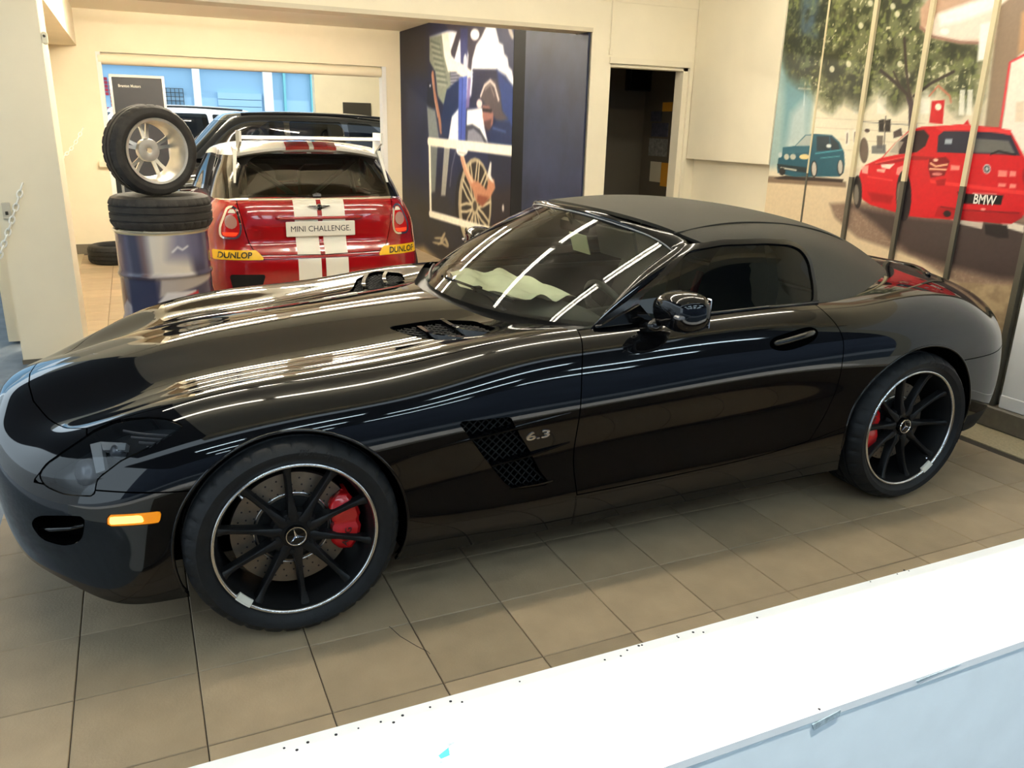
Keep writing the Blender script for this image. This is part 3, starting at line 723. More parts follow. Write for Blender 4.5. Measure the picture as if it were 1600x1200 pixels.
# ---- side vents: dark mesh behind, two glossy fins
def lattice(poly, pt, depth, pitch, r, name, m, mirror=True):
    b = MB(); P = np.array(poly); c0 = P.min(0); c1 = P.max(0)
    for sg in (-1, 1):
        lo = min(c0[0]-sg*c1[1], c0[0]-sg*c0[1]); hi = max(c1[0]-sg*c0[1], c1[0]-sg*c1[1])
        for c in np.arange(lo, hi, pitch):
            ts = np.linspace(c0[1], c1[1], 80); Q = np.stack([c+sg*ts, ts], 1); ok = poly_sdf(poly, Q) > 0
            i = 0
            while i < 80:
                if ok[i]:
                    j = i
                    while j+1 < 80 and ok[j+1]: j += 1
                    if j-i >= 2:
                        idx = sorted(set([i, (i+j)//2, j])); b.tube([pt(Q[k][0], Q[k][1], depth)[0] for k in idx], r, 4)
                    i = j+1
                else: i += 1
    k = b.build(name, m, CAR); tag(k, kind='stuff')
    if mirror:
        b.V = [(v[0], -v[1], v[2]) for v in b.V]; b.F = [f[::-1] for f in b.F]; tag(b.build(name, m, CAR), kind='stuff')
lattice(VENT, side_pt, -.022, .030, .0026, 'vent_mesh', M['black_matte'])
def plate(poly, pt, d0, name, m):
    """closed floor of a recess"""
    n = len(poly); c = np.mean(poly, axis=0); b = MB()
    R0 = [pt(p[0], p[1], -.004)[0] for p in poly]; R1 = [pt(p[0], p[1], d0)[0] for p in poly]
    b.add(R0+R1+[pt(c[0], c[1], d0)[0]], [(i, n+i, n+(i+1) % n, (i+1) % n) for i in range(n)]+[(n+i, 2*n, n+(i+1) % n) for i in range(n)])
    b.build(name, m, CAR); b.V = [(v[0], -v[1], v[2]) for v in b.V]; b.F = [f[::-1] for f in b.F]; b.build(name, m, CAR)
plate(VENT, side_pt, -.045, 'vent_recess', M['black_deep'])
plate(INTK, side_pt, -.06, 'intake_recess', M['black_deep'])
plate(HVEN, top_pt, -.035, 'louvre_recess', M['black_deep'])
lattice(HVEN, lambda x, y, d: top_pt(x, -y, d), -.018, .026, .0028, 'louvre_mesh', M['black_satin'])
def fin(pts, pt, w, t, name, m):
    """flat blade that follows the body"""
    for s in (1, -1):
        rings = []
        for q in curve_pts(pts, 14):
            p0, n = pt(q[0], q[1], q[2]); p1 = p0-n*w
            up = np.array([0, 0, t/2]) if abs(n[1]) > .6 else np.array([t/2, 0, 0])
            r = [p0+up*.5, p0-up*.5, p1-up, p1+up]; rings.append([(v[0], s*v[1], v[2]) for v in r])
        b = MB(); b.loft(rings); b.build(name, m, CAR, auto=40)
b = MB(); b.tube([tuple(side_pt(x, z, d)[0]) for x, z, d in ((-.725,.400,-.012),(-.68,.412,-.004),(-.63,.424,-.004),(-.592,.436,-.010))], .007, 6); b.build('intake_blade', M['black_gloss'], CAR, smooth=True)
fin([(.36,.563,.001),(.50,.580,.002),(.62,.592,.008),(.76,.606,.010),(.90,.622,.004),(.96,.628,.001)], side_pt, .03, .012, 'vent_fin', M['paint'])
fin([(.665,.468,.002),(.74,.478,.008),(.84,.492,.010),(.93,.505,.004),(.97,.511,.001)], side_pt, .03, .012, 'vent_fin', M['paint'])
fin([(.735,.372,.001),(.80,.372,.007),(.87,.372,.006),(.905,.374,.001)], side_pt, .03, .012, 'vent_fin', M['paint'])
tp = lambda x, y, d: top_pt(x, -y, d)
for pts in ([(.585,.39,.001),(.60,.50,.006),(.63,.60,.006),(.66,.665,.001)], [(.685,.37,.001),(.70,.48,.006),(.73,.60,.006),(.76,.665,.001)]):
    fin(pts, tp, .028, .035, 'louvre_fin', M['paint'])
# ---- lamps
hk = SK.cut(lt_('x', -.1), head_in(-.0015))
def head_parts():
    for mm in (hk, hk.mirror()):
        s = 1 if mm is hk else -1
        L = mm.offset(-.001).build('headlight', M['glass_clear'], CAR)
        mm.offset(-.050).join(mm.rim(.05)).build('lamp_bowl', M['lamp_dark'], L)
        def pt(x, z, d):
            p, n = side_pt(x, z, d); return np.array([p[0], s*p[1], p[2]])
        b = MB()                                              # projector lens
        for (x, z, r) in ((-.585, .592, .034), (-.49, .655, .022)):
            c = pt(x, z, -.03); n = Vector((-.75, -.55*s, .25)).normalized(); q = n.to_track_quat('Z', 'Y').to_matrix()
            V = MB(); V.lathe([(r*1.15, -.012), (r*1.15, .006), (r, .008), (r*.8, .016), (r*.4, .021), (.0005, .022)], 24, 'z')
            b.add([tuple(q @ Vector(v)+Vector(c)) for v in V.V], V.F)
        b.build('projector', M['lamp_grey'], L, smooth=True)
        for k in range(4):                                    # louvred indicator strip at the tip
            b = MB(); P = [pt(x, .697+.004*k-.014*k+.0*(x), -.012) for x in np.linspace(-.46+.02*k, -.315+.012*k, 8)]
            b.tube(P, .004, 5); b.build('lamp_louvre', M['lamp_grey'], L)
        b = MB(); b.loft([[pt(-.555, .655, -.01), pt(-.525, .665, -.01), pt(-.520, .600, -.012), pt(-.545, .590, -.012)], [pt(-.555, .655, -.03), pt(-.525, .665, -.03), pt(-.520, .600, -.03), pt(-.545, .590, -.03)]])
        b.loft([[pt(-.525, .665, -.01), pt(-.455, .672, -.01), pt(-.46, .655, -.01), pt(-.52, .648, -.01)], [pt(-.525, .665, -.03), pt(-.455, .672, -.03), pt(-.46, .655, -.03), pt(-.52, .648, -.03)]])
        b.build('lamp_bracket', M['lamp_pale'], L)
        m2 = SK.cut(lt_('x', -.1), inside(MARK, 'xz', -.001)).offset(-.001)
        if s < 0: m2 = m2.mirror()
        mo_ = m2.flange(.01).build('side_marker', M['amber_faint'], CAR)
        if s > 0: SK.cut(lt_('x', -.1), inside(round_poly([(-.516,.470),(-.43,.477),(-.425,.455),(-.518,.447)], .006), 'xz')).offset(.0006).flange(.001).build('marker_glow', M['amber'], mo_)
head_parts()
# ---- grille with star, out at the nose
b = MB()
for z in (.33, .41, .48): b.tube([(-.86+.30*(abs(y)/.5)**2.4*.35, y, z) for y in np.linspace(-.40, .40, 15)], .008, 6)
b.build('grille_bar', M['chrome'], CAR, smooth=True)
b = MB(); b.span((-.78, -.44, .26), (-.76, .44, .55)); b.build('grille_back', M['black_deep'], CAR)
def star(b, fr, R, t):
    o, A, B, N = [Vector(q) for q in fr]
    for k in range(3):
        q = PI/2+k*2*PI/3; d = A*math.cos(q)+B*math.sin(q); e = A*-math.sin(q)+B*math.cos(q)
        tip = o+d*R*.93; c = o; l = o+e*R*.15-d*R*.03; r = o-e*R*.15-d*R*.03
        b.add([tip, l, r, c+N*t, tip-N*t, l-N*t, r-N*t], [(0, 1, 3), (3, 2, 0), (0, 4, 5, 1), (2, 6, 4, 0)])
b = MB(); star(b, ((-.885, 0, .415), (0, -1, 0), (0, 0, 1), (-1, 0, 0)), .10, .012); b.tube([(-.885, .10*math.cos(q), .415+.10*math.sin(q)) for q in np.linspace(0, 2*PI, 33)[:-1]], .007, 6, closed=True)
b.build('nose_star', M['chrome'], CAR)
# ---- windscreen, its frame and the pillars
wb = [(.80,0,.895),(.83,-.25,.893),(.93,-.52,.889),(1.08,-.70,.884),(1.155,-.762,.882)]
wt = [(1.355,0,1.235),(1.395,-.28,1.222),(1.47,-.46,1.190),(1.545,-.560,1.150),(1.575,-.600,1.120)]
def screen(k0, k1, bow):
    nb, nt_ = 41, 30; B_ = curve_pts([(x, -y, z) for x, y, z in wb[:0:-1]]+wb, nb); T_ = curve_pts([(x, -y, z) for x, y, z in wt[:0:-1]]+wt, nb)
    G = np.zeros((nb, nt_, 3))
    for j in range(nt_):
        t = k0+(k1-k0)*j/(nt_-1); G[:, j] = B_*(1-t)+T_*t+np.array([-.30, 0, .45])*bow*4*t*(1-t)
    return G
WS = Skin.grid(screen(0, 1, .05))
if WS.N[:, 2].mean() < 0: WS = Skin.grid(screen(0, 1, .05), flip=True)
WSO = WS.build('windscreen', M['glass'], CAR)
B_ = curve_pts([(x, -y, z) for x, y, z in wb[:0:-1]]+wb, 61); T_ = curve_pts([(x, -y, z) for x, y, z in wt[:0:-1]]+wt, 61)
# frame band from the glass edge to the greenhouse surface: header and both pillars as one lofted hoop
inner = [tuple(p) for p in B_[:1]]+[]
def bez(a, b, n): return [tuple(np.array(a)*(1-t)+np.array(b)*t+np.array([-.30, 0, .45])*.05*4*t*(1-t)) for t in np.linspace(0, 1, n)]
left_in = bez(B_[0], T_[0], 24); right_in = bez(T_[-1], B_[-1], 24)
hoop_in = left_in[:-1]+[tuple(p) for p in T_]+right_in[1:]
gi = [tuple(GG[0, j]) for j in range(90)]; go = gi[::-1]; go_m = [(x, -y, z) for x, y, z in gi]
outer_path = curve_pts([(x, -y, z) for x, y, z in [tuple(q) for q in GG[0, ::-3]]][:-1]+[tuple(q) for q in GG[0, ::3]], 240)
def resample(P, n):
    P = np.array(P); d = np.concatenate([[0], np.cumsum(np.linalg.norm(np.diff(P, axis=0), axis=1))]); s = np.linspace(0, d[-1], n)
    return np.stack([np.interp(s, d, P[:, k]) for k in range(3)], 1)
n1, n2 = 34, 72
Hin = np.concatenate([resample(left_in, n1)[:-1], resample(T_, n2), resample(right_in, n1)[1:]])
gk = np.array(gi); corner = int(np.argmin(np.linalg.norm(gk-np.array([1.63, -.615, 1.150]), axis=1)))
near_p = gk[corner:]; near_h = gk[:corner+1]
Hout = np.concatenate([resample((near_p*MIR)[::-1], n1)[:-1], resample(np.concatenate([(near_h*MIR)[::-1][:-1], near_h]), n2), resample(near_p, n1)[1:]])
F4 = np.stack([Hin, Hin+(Hout-Hin)*.06+np.array([-.004, 0, .008]), Hin+(Hout-Hin)*.35+np.array([-.004, 0, .012]), Hin+(Hout-Hin)*.75+np.array([-.0, 0, .010]), Hout+np.array([0, 0, .003]), Hout+np.array([.02, 0, -.012])], 1)
fk = Skin.grid(F4)
if fk.N[len(fk.N)//2, 2] < 0: fk = Skin.grid(F4, flip=True)
fk.build('windscreen_frame', M['paint'], CAR)
b = MB(); b.tube([tuple(p+np.array([-.002, 0, .003])) for p in Hin[::2]], .0035, 6); b.build('screen_seal', M['lamp_grey'], CAR, smooth=True)
# ---- soft top and side windows
WIN = round_poly([(1.612,1.142),(1.779,1.160),(2.00,1.158),(2.133,1.147),(2.19,1.122),(2.215,1.07),(2.20,.97),(2.165,.900),(1.60,.882),(1.10,.868),(1.14,.905),(1.30,.973),(1.46,1.052)], .035, 6)
topk = GK.cut(outside(WIN, 'xz', .004), lambda V: np.where(V[:, 2] > 1.0, V[:, 0]-(1.435+.36*(np.abs(V[:, 1])/.6)**2.3*.62), V[:, 0]-1.68))
TOPO = both(topk, 'soft_top', M['fabric'], .015, True)
for s in (1, -1):
    P = [(1.605,.560,1.1855),(1.75,.556,1.2085),(2.118,.512,1.2105),(2.392,.462,1.176),(2.615,.441,1.118),(2.80,.42,1.035),(2.93,.40,.975)]
    b = MB(); b.tube([tuple(q) for q in curve_pts([(x, -s*y, z+.0005) for x, y, z in P], 50)], .0035, 6); b.build('roof_seam', M['fabric'], CAR, smooth=True)
    gl = GK.cut(inside(WIN, 'xz', -.012), gt('x', 1.0)).offset(-.006)
    if s < 0: gl = gl.mirror()
    gl.build('door_window', M['glass_side'], CAR)
    W2 = round_poly(WIN[::3], .004, 2)
    ring = GK.cut(inside(WIN, 'xz', .004), outside(WIN, 'xz', -.014), gt('z', .9)).offset(.002)
    if s < 0: ring = ring.mirror()
    ring.flange(.012).build('window_seal', M['black_gloss'], CAR)
    b = MB(); b.tube([(x, -s*.800, z) for x, z in ((1.12, .893), (1.3, .897), (1.6, .906), (1.9, .912), (2.18, .916))], .007, 6); b.build('belt_moulding', M['black_gloss'], CAR, smooth=True)
# ---- cowl and wipers
b = MB(); rings = []
for t in np.linspace(-1, 1, 31):
    a = abs(t)*.74; xr = float(np.interp(a, [0,.15,.33,.55,.72,.74], [.735,.75,.805,.895,.99,1.0])); xg = float(np.interp(a, [0,.25,.52,.70,.76], [.80,.83,.93,1.08,1.15]))
    z = top_pt(xr, -a)[0][2]; y = t*.74
    rings.append([(xr-.03, y, z-.022), (xr+.02, y, z-.030), (xg+.02, y, .885), (xg+.05, y, .89)])
b.loft(rings, closed=False); b.build('cowl', M['black_satin'], CAR, smooth=True)
def wiper(p0, p1, p2, p3):
    b = MB(); b.tube([tuple(q) for q in curve_pts([p0, p1, p2], 10)], [.010, .009, .008, .008, .007, .007, .006, .006, .006, .006], 6); w_ = b.build('wiper', M['black_satin'], CAR, smooth=True)
    b = MB(); b.tube([p3[0], p3[1]], .006, 6); b.box([(p3[0][i]+p3[1][i])/2 for i in range(3)], (.03, .03, .02)); b.build('wiper_blade', M['black_matte'], w_)
wiper((.93,-.42,.885),(.905,-.30,.925),(.885,-.18,.935),((.955,-.44,.925),(.845,.03,.945)))
wiper((.83,.20,.895),(.875,.32,.925),(.93,.43,.935),((.855,.10,.935),(1.03,.55,.935)))
# ---- mirrors
for s in (1, -1):
    c = np.array([1.36, -s*.95, .968]); rings = []
    for t, w_, h_, yo in ((-.052, .050, .035, .01), (-.045, .075, .052, .006), (-.02, .098, .066, 0), (.01, .108, .072, 0), (.05, .106, .070, 0), (.075, .100, .064, 0), (.082, .090, .056, 0)):
        rings.append([(c[0]+t, c[1]+s*yo+w_*math.copysign(abs(math.cos(q))**.75, math.cos(q)), c[2]+h_*math.copysign(abs(math.sin(q))**.8, math.sin(q))*(1-.12*math.cos(q)*s)) for q in np.linspace(0, 2*PI, 29)[:-1]])
    if s < 0: rings = [r[::-1] for r in rings]
    b = MB(); b.loft(rings); mo = b.build('door_mirror', M['paint'], CAR, smooth=True)
    b = MB(); b.box((c[0]+.084, c[1], c[2]), (.004, .17, .105), bev=.002); b.build('mirror_glass', M['chrome'], mo)
    b = MB(); b.tube([(1.315, -s*.835, .885), (1.315, -s*.87, .895), (1.32, -s*.905, .912)], [.030, .022, .022], 12); b.build('mirror_arm', M['black_gloss'], mo, smooth=True)
    b = MB(); b.box((c[0]-.035, c[1]-s*.075, c[2]-.005), (.035, .03, .014), bev=.004); b.build('mirror_indicator', M['lamp_grey'], mo)
    b = MB(); b.prism([(1.13, .893), (1.36, .905), (1.30, .965)], ((0, -s*.80, 0), (1, 0, 0), (0, 0, 1), (0, 1, 0)), -.01, .01); b.build('mirror_sail', M['black_gloss'], CAR)
# ---- door handles in their recesses, badge on the wing
plate(HREC, side_pt, -.028, 'handle_recess', M['paint'])
for s in (1, -1):
    P = [(1.865,.793,-.002),(1.90,.796,.010),(1.96,.803,.016),(2.02,.812,.013),(2.075,.822,-.001)]
    pts = []
    for x, z, d in P: p, n = side_pt(x, z, d); pts.append((p[0], s*p[1], p[2]))
    b = MB(); b.tube([tuple(q) for q in curve_pts(pts, 16)], [.008]+[.0125]*14+[.008], 10); b.build('door_handle', M['black_gloss'], CAR, smooth=True)
b = MB()
def on_side(V0, x0, z0, sc=1.0, d=.002):
    out = []
    for v in V0:
        p, n = side_pt(x0+v[0]*sc, z0+v[1]*sc+v[0]*.03, d+v[2]); out.append(tuple(p))
    return out
V, F = text_geo('6.3', .058, .0012, .0012); xs = [v[0] for v in V]; k = .092/(max(xs)-min(xs))
b.add(on_side([(v[0]*k, v[1]*.72, v[2]) for v in V], .838, .560), F); tag(b.build('badge', M['silver'], CAR), 'silver numerals 6.3 on the wing')
# ---- cabin
b = MB(); b.span((.85, -.76, .18), (2.75, .76, .22)); b.build('cabin_floor', M['black_matte'], CAR)
b = MB(); b.span((2.25, -.74, .2), (2.32, .74, .93)); b.build('rear_bulkhead', M['leather'], CAR)
rings = []
for y in np.linspace(-.74, .74, 25):
    h = .868-.05*(abs(y)/.74)**3+.035*math.exp(-((y+.37)/.17)**2)
    xe = .35*(abs(y)/.74)**2.0
    rings.append([(.84+xe, y, h-.02), (1.0+xe*.8, y, h), (1.15+xe*.6, y, h+.005), (1.27+xe*.4, y, h-.03), (1.30+xe*.3, y, h-.12), (1.28+xe*.3, y, .45)])
b = MB(); b.loft(rings, closed=False); b.build('dashboard', M['dash'], CAR, smooth=True)
for s in (1, -1):
    b = MB(); b.span((1.1, -s*.70-.03, .25), (2.3, -s*.70+.03, .86), bev=.02); b.build('door_card', M['leather'], CAR)
    seat = MB(); rings = []
    for x, z, w_ in ((1.62,.52,.24),(1.75,.50,.25),(1.95,.49,.25),(2.02,.60,.25),(2.08,.80,.24),(2.12,.95,.20),(2.135,1.03,.14),(2.14,1.08,.12)):
        rings.append([(x, -s*.36-w_, z+.05), (x-.03, -s*.36-w_*.7, z), (x-.03, -s*.36+w_*.7, z), (x, -s*.36+w_, z+.05), (x+.10, -s*.36+w_*.8, z-.02), (x+.10, -s*.36-w_*.8, z-.02)])
    if s < 0: pass
    seat.loft(rings); so = seat.build('seat', M['leather'], CAR, auto=50)
    b = MB(); P = [(2.06, -s*.36+s*.2, .94), (1.98, -s*.36+s*.16, .78), (1.93, -s*.36+s*.12, .62)]; b.tube(P, .018, 6); b.build('seat_belt', M['seat_red'], so)
b = MB(); c = Vector((1.46, -.37, .80)); ax = Vector((-.85, 0, -.45)).normalized(); u_ = Vector((0, 1, 0)); v_ = ax.cross(u_)
b.tube([c+u_*.18*math.cos(q)+v_*.18*math.sin(q) for q in np.linspace(0, 2*PI, 41)[:-1]], .016, 8, closed=True)
for q in (PI*.5, PI*1.1, PI*1.9): b.tube([c-ax*-.01, c+u_*.17*math.cos(q)+v_*.17*math.sin(q)], .018, 6)
b.lathe([(.0005, .03), (.05, .03), (.06, 0), (.05, -.2)], 16, 'x', tuple(c)); b.build('steering_wheel', M['leather'], CAR, smooth=True)
b = MB(); b.box((1.455, 0, 1.155), (.03, .22, .06), bev=.012); b.tube([(1.455, 0, 1.155), (1.42, 0, 1.215)], .012, 6); b.build('cabin_mirror', M['black_gloss'], CAR)
b = MB(); b.box((1.50, -.30, 1.115), (.012, .30, .13), Matrix.Rotation(-.25, 3, 'Y'), bev=.004); b.build('sun_visor', M['dash'], CAR)
# far end of the bonnet edge: fuel flap line on the near quarter
# ---- wheels: ten black spokes, silver edge, drilled disc, red caliper
def make_wheel(cx, y0, cz, R, W, rl, s, cal, phase, label, stick):
    """s = 1 near side (outer face towards -y), -1 far side"""
    def fix(b):
        b.V = [(cx+v[0]*s, y0+v[1]*s, cz+v[2]) for v in b.V]; return b
    h = W/2; k = h/.1325
    b = MB(); b.lathe([(rl-.012, .108*k), (rl-.014, .100*k), (rl-.022, .085*k), (rl-.026, .02), (rl-.030, -.05), (rl-.012, -.11*k), (rl-.002, -.115*k)], 80)
    b.lathe([(.0005, .070), (.05, .074), (.074, .068), (.082, .050), (.070, .02), (.05, -.05)], 48)
    wheel = fix(b).build('wheel', M['black_satin'], CAR, auto=35); tag(wheel, label)
    sub = []
    def tread(r, o, q, j, kk):
        if 4 <= j <= 6 or 12 <= j <= 14:
            if kk % 6 == 0: r -= .006
        return r, o
    prof = [(rl-.008, .100), (rl+.004, .112), (rl+.022, .128), (rl+.042, .1325), (R-.022, .124), (R-.009, .108), (R-.001, .086), (R, .078), (R-.008, .075), (R-.008, .068), (R, .065), (R, .03), (R-.008, .028), (R-.008, .018), (R, .016), (R, -.016), (R-.008, -.018), (R-.008, -.03), (R, -.032), (R, -.08), (R-.01, -.108), (R-.03, -.128), (rl+.02, -.128), (rl-.008, -.10)]
    b = MB(); b.lathe([(r, o*k) for r, o in prof], 192, fn=tread); t = fix(b).build('tyre', M['rubber'], wheel, auto=30)
    b = MB(); b.lathe([(rl-.012, .107*k), (rl-.011, .114*k), (rl-.006, .118*k), (rl-.001, .117*k), (rl+.002, .111*k)], 96); fix(b).build('rim_edge', M['silver'], wheel, smooth=True)
    r1 = rl-.016
    for i in range(10):
        q = phase+i*2*PI/10; rings = []
        for f, w_, o, dp in ((.045, .036, .072, .030), (.070, .030, .076, .034), (.10, .021, .072, .034), (.14, .0175, .072, .030), (.19, .017, .077, .028), (r1-.022, .019, .085, .028), (r1, .028, .094, .030)):
            c, sn = math.cos(q), math.sin(q); o *= k
            def P(a, oo): return (f*c-a*sn, -oo, f*sn+a*c)
            rings.append([P(-w_*.5, o), P(-w_*.28, o+.004), P(w_*.28, o+.004), P(w_*.5, o), P(w_*.62, o-dp), P(-w_*.62, o-dp)])
        b = MB(); b.loft(rings); fix(b).build('spoke', M['black_satin'], wheel, auto=40)
    b = MB(); b.lathe([(.0005, .086*k), (.026, .086*k), (.031, .084*k), (.034, .078*k), (.034, .06)], 40); cap = fix(b).build('centre_cap', M['black_gloss'], wheel, auto=40)
    b = MB(); b.tube([(.031*math.cos(a), -.086*k, .031*math.sin(a)) for a in np.linspace(0, 2*PI, 37)[:-1]], .0022, 6, closed=True)
    star(b, ((0, -.0865*k, 0), (math.cos(.25), 0, math.sin(.25)), (-math.sin(.25), 0, math.cos(.25)), (0, -1, 0)), .030, .003)
    fix(b).build('star_emblem', M['chrome'], wheel)
    for i in range(5):
        q = phase+PI/10+i*2*PI/5; b = MB(); b.lathe([(.0005, .080*k), (.007, .080*k), (.009, .074*k), (.009, .05)], 12, 'y', (.056*math.cos(q), 0, .056*math.sin(q))); fix(b).build('wheel_bolt', M['black_matte'], wheel)
    rd = .192 if rl < .26 else .182
    b = MB(); b.lathe([(.105, -.005), (.105, .022), (rd, .022), (rd, -.005), (.105, -.005)], 72); fix(b).build('brake_disc', M['disc'], wheel, auto=30)
    b = MB()
    for i in range(30):
        for jj, rr in enumerate((.128, .150, .172)):
            q = i*2*PI/30+jj*.07; b.lathe([(.0004, .0227), (.0032, .0227), (.0032, .02)], 6, 'y', (rr*math.cos(q), 0, rr*math.sin(q)))
    tag(fix(b).build('disc_holes', M['hole'], wheel), kind='stuff')
    b = MB(); b.lathe([(.118, .0225), (.121, .026), (.124, .0225)], 64); fix(b).build('disc_ring', M['silver'], wheel, smooth=True)
    b = MB(); b.lathe([(.0005, .030), (.105, .030), (.112, .0225)], 48); fix(b).build('disc_bell', M['black_matte'], wheel, auto=30)
    # caliper: blocky two-lobed casting that grips the disc
    rings = []
    for t, ro, ri, oo in ((-.58, .185, .150, .048), (-.50, .206, .132, .058), (-.30, .214, .124, .064), (-.10, .216, .122, .060), (-.03, .210, .128, .055), (.03, .210, .128, .055), (.10, .216, .122, .060), (.30, .214, .124, .064), (.50, .206, .132, .058), (.58, .185, .150, .048)):
        q = cal+t; c, sn = math.cos(q), math.sin(q)
        rings.append([(ri*c, -.024, ri*sn), (ri*c, -(oo-.008), ri*sn), ((ri+.012)*c, -oo, (ri+.012)*sn), ((ro-.012)*c, -oo, (ro-.012)*sn), (ro*c, -(oo-.010), ro*sn), (ro*c, .03, ro*sn), ((rd+.004)*c, .03, (rd+.004)*sn), ((rd+.004)*c, -.024, (rd+.004)*sn)])
    b = MB(); b.loft(rings); ca = fix(b).build('brake_caliper', M['caliper'], wheel, auto=35)
    V, F = text_geo('AMG', .030, .0006); b = MB(); q0 = cal-.28
    b.add([((.172+v[1])*math.cos(q0+v[0]/.17), -.0648-v[2], (.172+v[1])*math.sin(q0+v[0]/.17)) for v in [(-a[0] if False else a[0], -a[1], a[2]) for a in V]], [f[::-1] for f in F])
    fix(b).build('caliper_lettering', M['decal_black'], wheel)
    for word, q0, r0 in (('Pilot', PI*.455, R-.036), ('Sport', PI*.365, R-.036)):
        b = MB(); V, F = text_geo(word, .030, .0005, shear=.25)
        b.add([((r0+v[1])*math.cos(q0-v[0]/r0), -(.1335*k if True else 0)-v[2]+.0035*(abs(v[1])/.015), (r0+v[1])*math.sin(q0-v[0]/r0)) for v in V], F)
        fix(b).build('tyre_lettering', M['rubber_mark'], wheel)
    # white label stuck on the rim edge
    b = MB(); q0 = stick; rr = rl-.018; n = 12; V = []; F = []
    for i in range(n+1):
        a = q0+(i/n-.5)*.22; V += [((rr+.017)*math.cos(a), -.1195*k, (rr+.017)*math.sin(a)), ((rr-.006)*math.cos(a), -.1125*k, (rr-.006)*math.sin(a)), ((rr-.006)*math.cos(a), -.105*k, (rr-.006)*math.sin(a)), ((rr+.017)*math.cos(a), -.105*k, (rr+.017)*math.sin(a))]
    for i in range(n):
        for j in range(4): F.append((4*i+j, 4*i+(j+1) % 4, 4*i+4+(j+1) % 4, 4*i+4+j))
    b.add(V, F+[(0, 3, 2, 1), (4*n, 4*n+1, 4*n+2, 4*n+3)]); fix(b).build('rim_label', M['decal_white'], wheel)
    b = MB(); q0 += .55; b.tube([((rl-.02)*math.cos(2.3+cal), -.09*k, (rl-.02)*math.sin(2.3+cal)), ((rl-.035)*math.cos(2.3+cal), -.10*k, (rl-.035)*math.sin(2.3+cal))], .004, 6); fix(b).build('valve', M['silver'], wheel)
    return wheel
make_wheel(0, -.841, .334, .334, .265, .257, 1, .02, PI/2+.06, 'near front wheel with black spokes and red caliper', PI*1.25)
make_wheel(2.68, -.826, .342, .342, .295, .268, 1, PI+.02, PI/2+.25, 'near rear wheel with black spokes and red caliper', PI*1.70)
make_wheel(0, .841, .334, .334, .265, .257, -1, PI, PI/2, 'far front wheel', PI*1.3)
make_wheel(2.68, .826, .342, .342, .295, .268, -1, 0, PI/2, 'far rear wheel', PI*1.3)
# things lying inside the roadster
p = thing('paper_sheet', (1.05, -.08, .905), 'crumpled pale map lying on the roadster dashboard behind the windscreen', 'paper')
V = []; F = []; n = 22
for i in range(n):
    for j in range(n):
        u, v = i/(n-1)-.5, j/(n-1)-.5; x = v*.30+.10*u*u*2; y = u*.70
        V.append((x, y, .012+.012*math.sin(7*u+3*v)+.010*math.sin(13*v-5*u)+.012*abs(math.sin(9*(u+v)))+.05*max(0, v)*0.3))
for i in range(n-1):
    for j in range(n-1): a = i*n+j; F.append((a, a+n, a+n+1, a+1))
b = MB(); b.add(V, F); b.build('sheet', M['paper'], p, smooth=True, world=False)
p = thing('tag_card', (1.40, -.155, 1.10), 'pale square card hanging behind the roadster windscreen', 'card')
b = MB(); b.box((0, 0, 0), (.004, .15, .085), Matrix.Rotation(-.3, 3, 'Y')); b.build('card', M['card'], p, world=False)
# ================================================================ red hatchback seen from behind
XM, YM = 0.935, 3.12
HAT = thing('hatchback', (XM, YM+1.8, 0), 'small red hatchback with white roof, rear wing and twin white stripes, seen from behind', 'car')
RM = [[0, -1, 0], [1, 0, 0], [0, 0, 1]]
def W(L, w_, z): return (XM-w_, YM+L, z)
MBODY = [
 [(.20,0,1.02),(.095,0,1.012),(.052,0,.97),(.022,0,.88),(.012,0,.78),(.012,0,.69),(-.032,0,.60),(-.05,0,.50),(-.04,0,.36),(.0,0,.24)],
 [(.28,0,1.02),(.118,-.53,1.012),(.078,-.55,.97),(.050,-.56,.88),(.042,-.565,.78),(.042,-.57,.69),(.004,-.575,.60),(-.012,-.575,.50),(-.004,-.575,.36),(.03,-.57,.24)],
 [(.40,0,1.02),(.245,-.69,1.005),(.215,-.728,.955),(.195,-.765,.87),(.185,-.785,.78),(.178,-.792,.69),(.145,-.798,.60),(.125,-.80,.49),(.125,-.795,.36),(.15,-.78,.24)],
 [(.6,0,1.02),(.52,-.72,.995),(.50,-.77,.94),(.49,-.812,.86),(.485,-.832,.77),(.48,-.84,.68),(.47,-.845,.59),(.46,-.842,.48),(.46,-.835,.35),(.47,-.81,.22)],
 [(1.2,0,1.0),(1.2,-.725,.985),(1.2,-.77,.93),(1.2,-.806,.85),(1.2,-.826,.76),(1.2,-.834,.67),(1.2,-.838,.58),(1.2,-.834,.47),(1.2,-.828,.34),(1.2,-.81,.2)],
 [(2.0,0,.99),(2.0,-.715,.97),(2.0,-.765,.925),(2.0,-.80,.85),(2.0,-.82,.76),(2.0,-.83,.67),(2.0,-.836,.58),(2.0,-.832,.47),(2.0,-.826,.34),(2.0,-.81,.2)],
 [(2.7,0,.965),(2.7,-.62,.93),(2.75,-.74,.88),(2.8,-.79,.81),(2.8,-.82,.74),(2.8,-.832,.66),(2.8,-.838,.57),(2.8,-.835,.46),(2.8,-.828,.33),(2.8,-.81,.2)],
 [(3.3,0,.90),(3.3,-.50,.875),(3.32,-.63,.82),(3.33,-.71,.75),(3.34,-.745,.68),(3.35,-.76,.6),(3.36,-.765,.52),(3.36,-.765,.42),(3.36,-.76,.32),(3.34,-.74,.2)],
 [(3.58,0,.80),(3.6,0,.78),(3.62,0,.74),(3.635,0,.69),(3.64,0,.63),(3.645,0,.56),(3.65,0,.48),(3.65,0,.4),(3.64,0,.31),(3.6,0,.2)]]
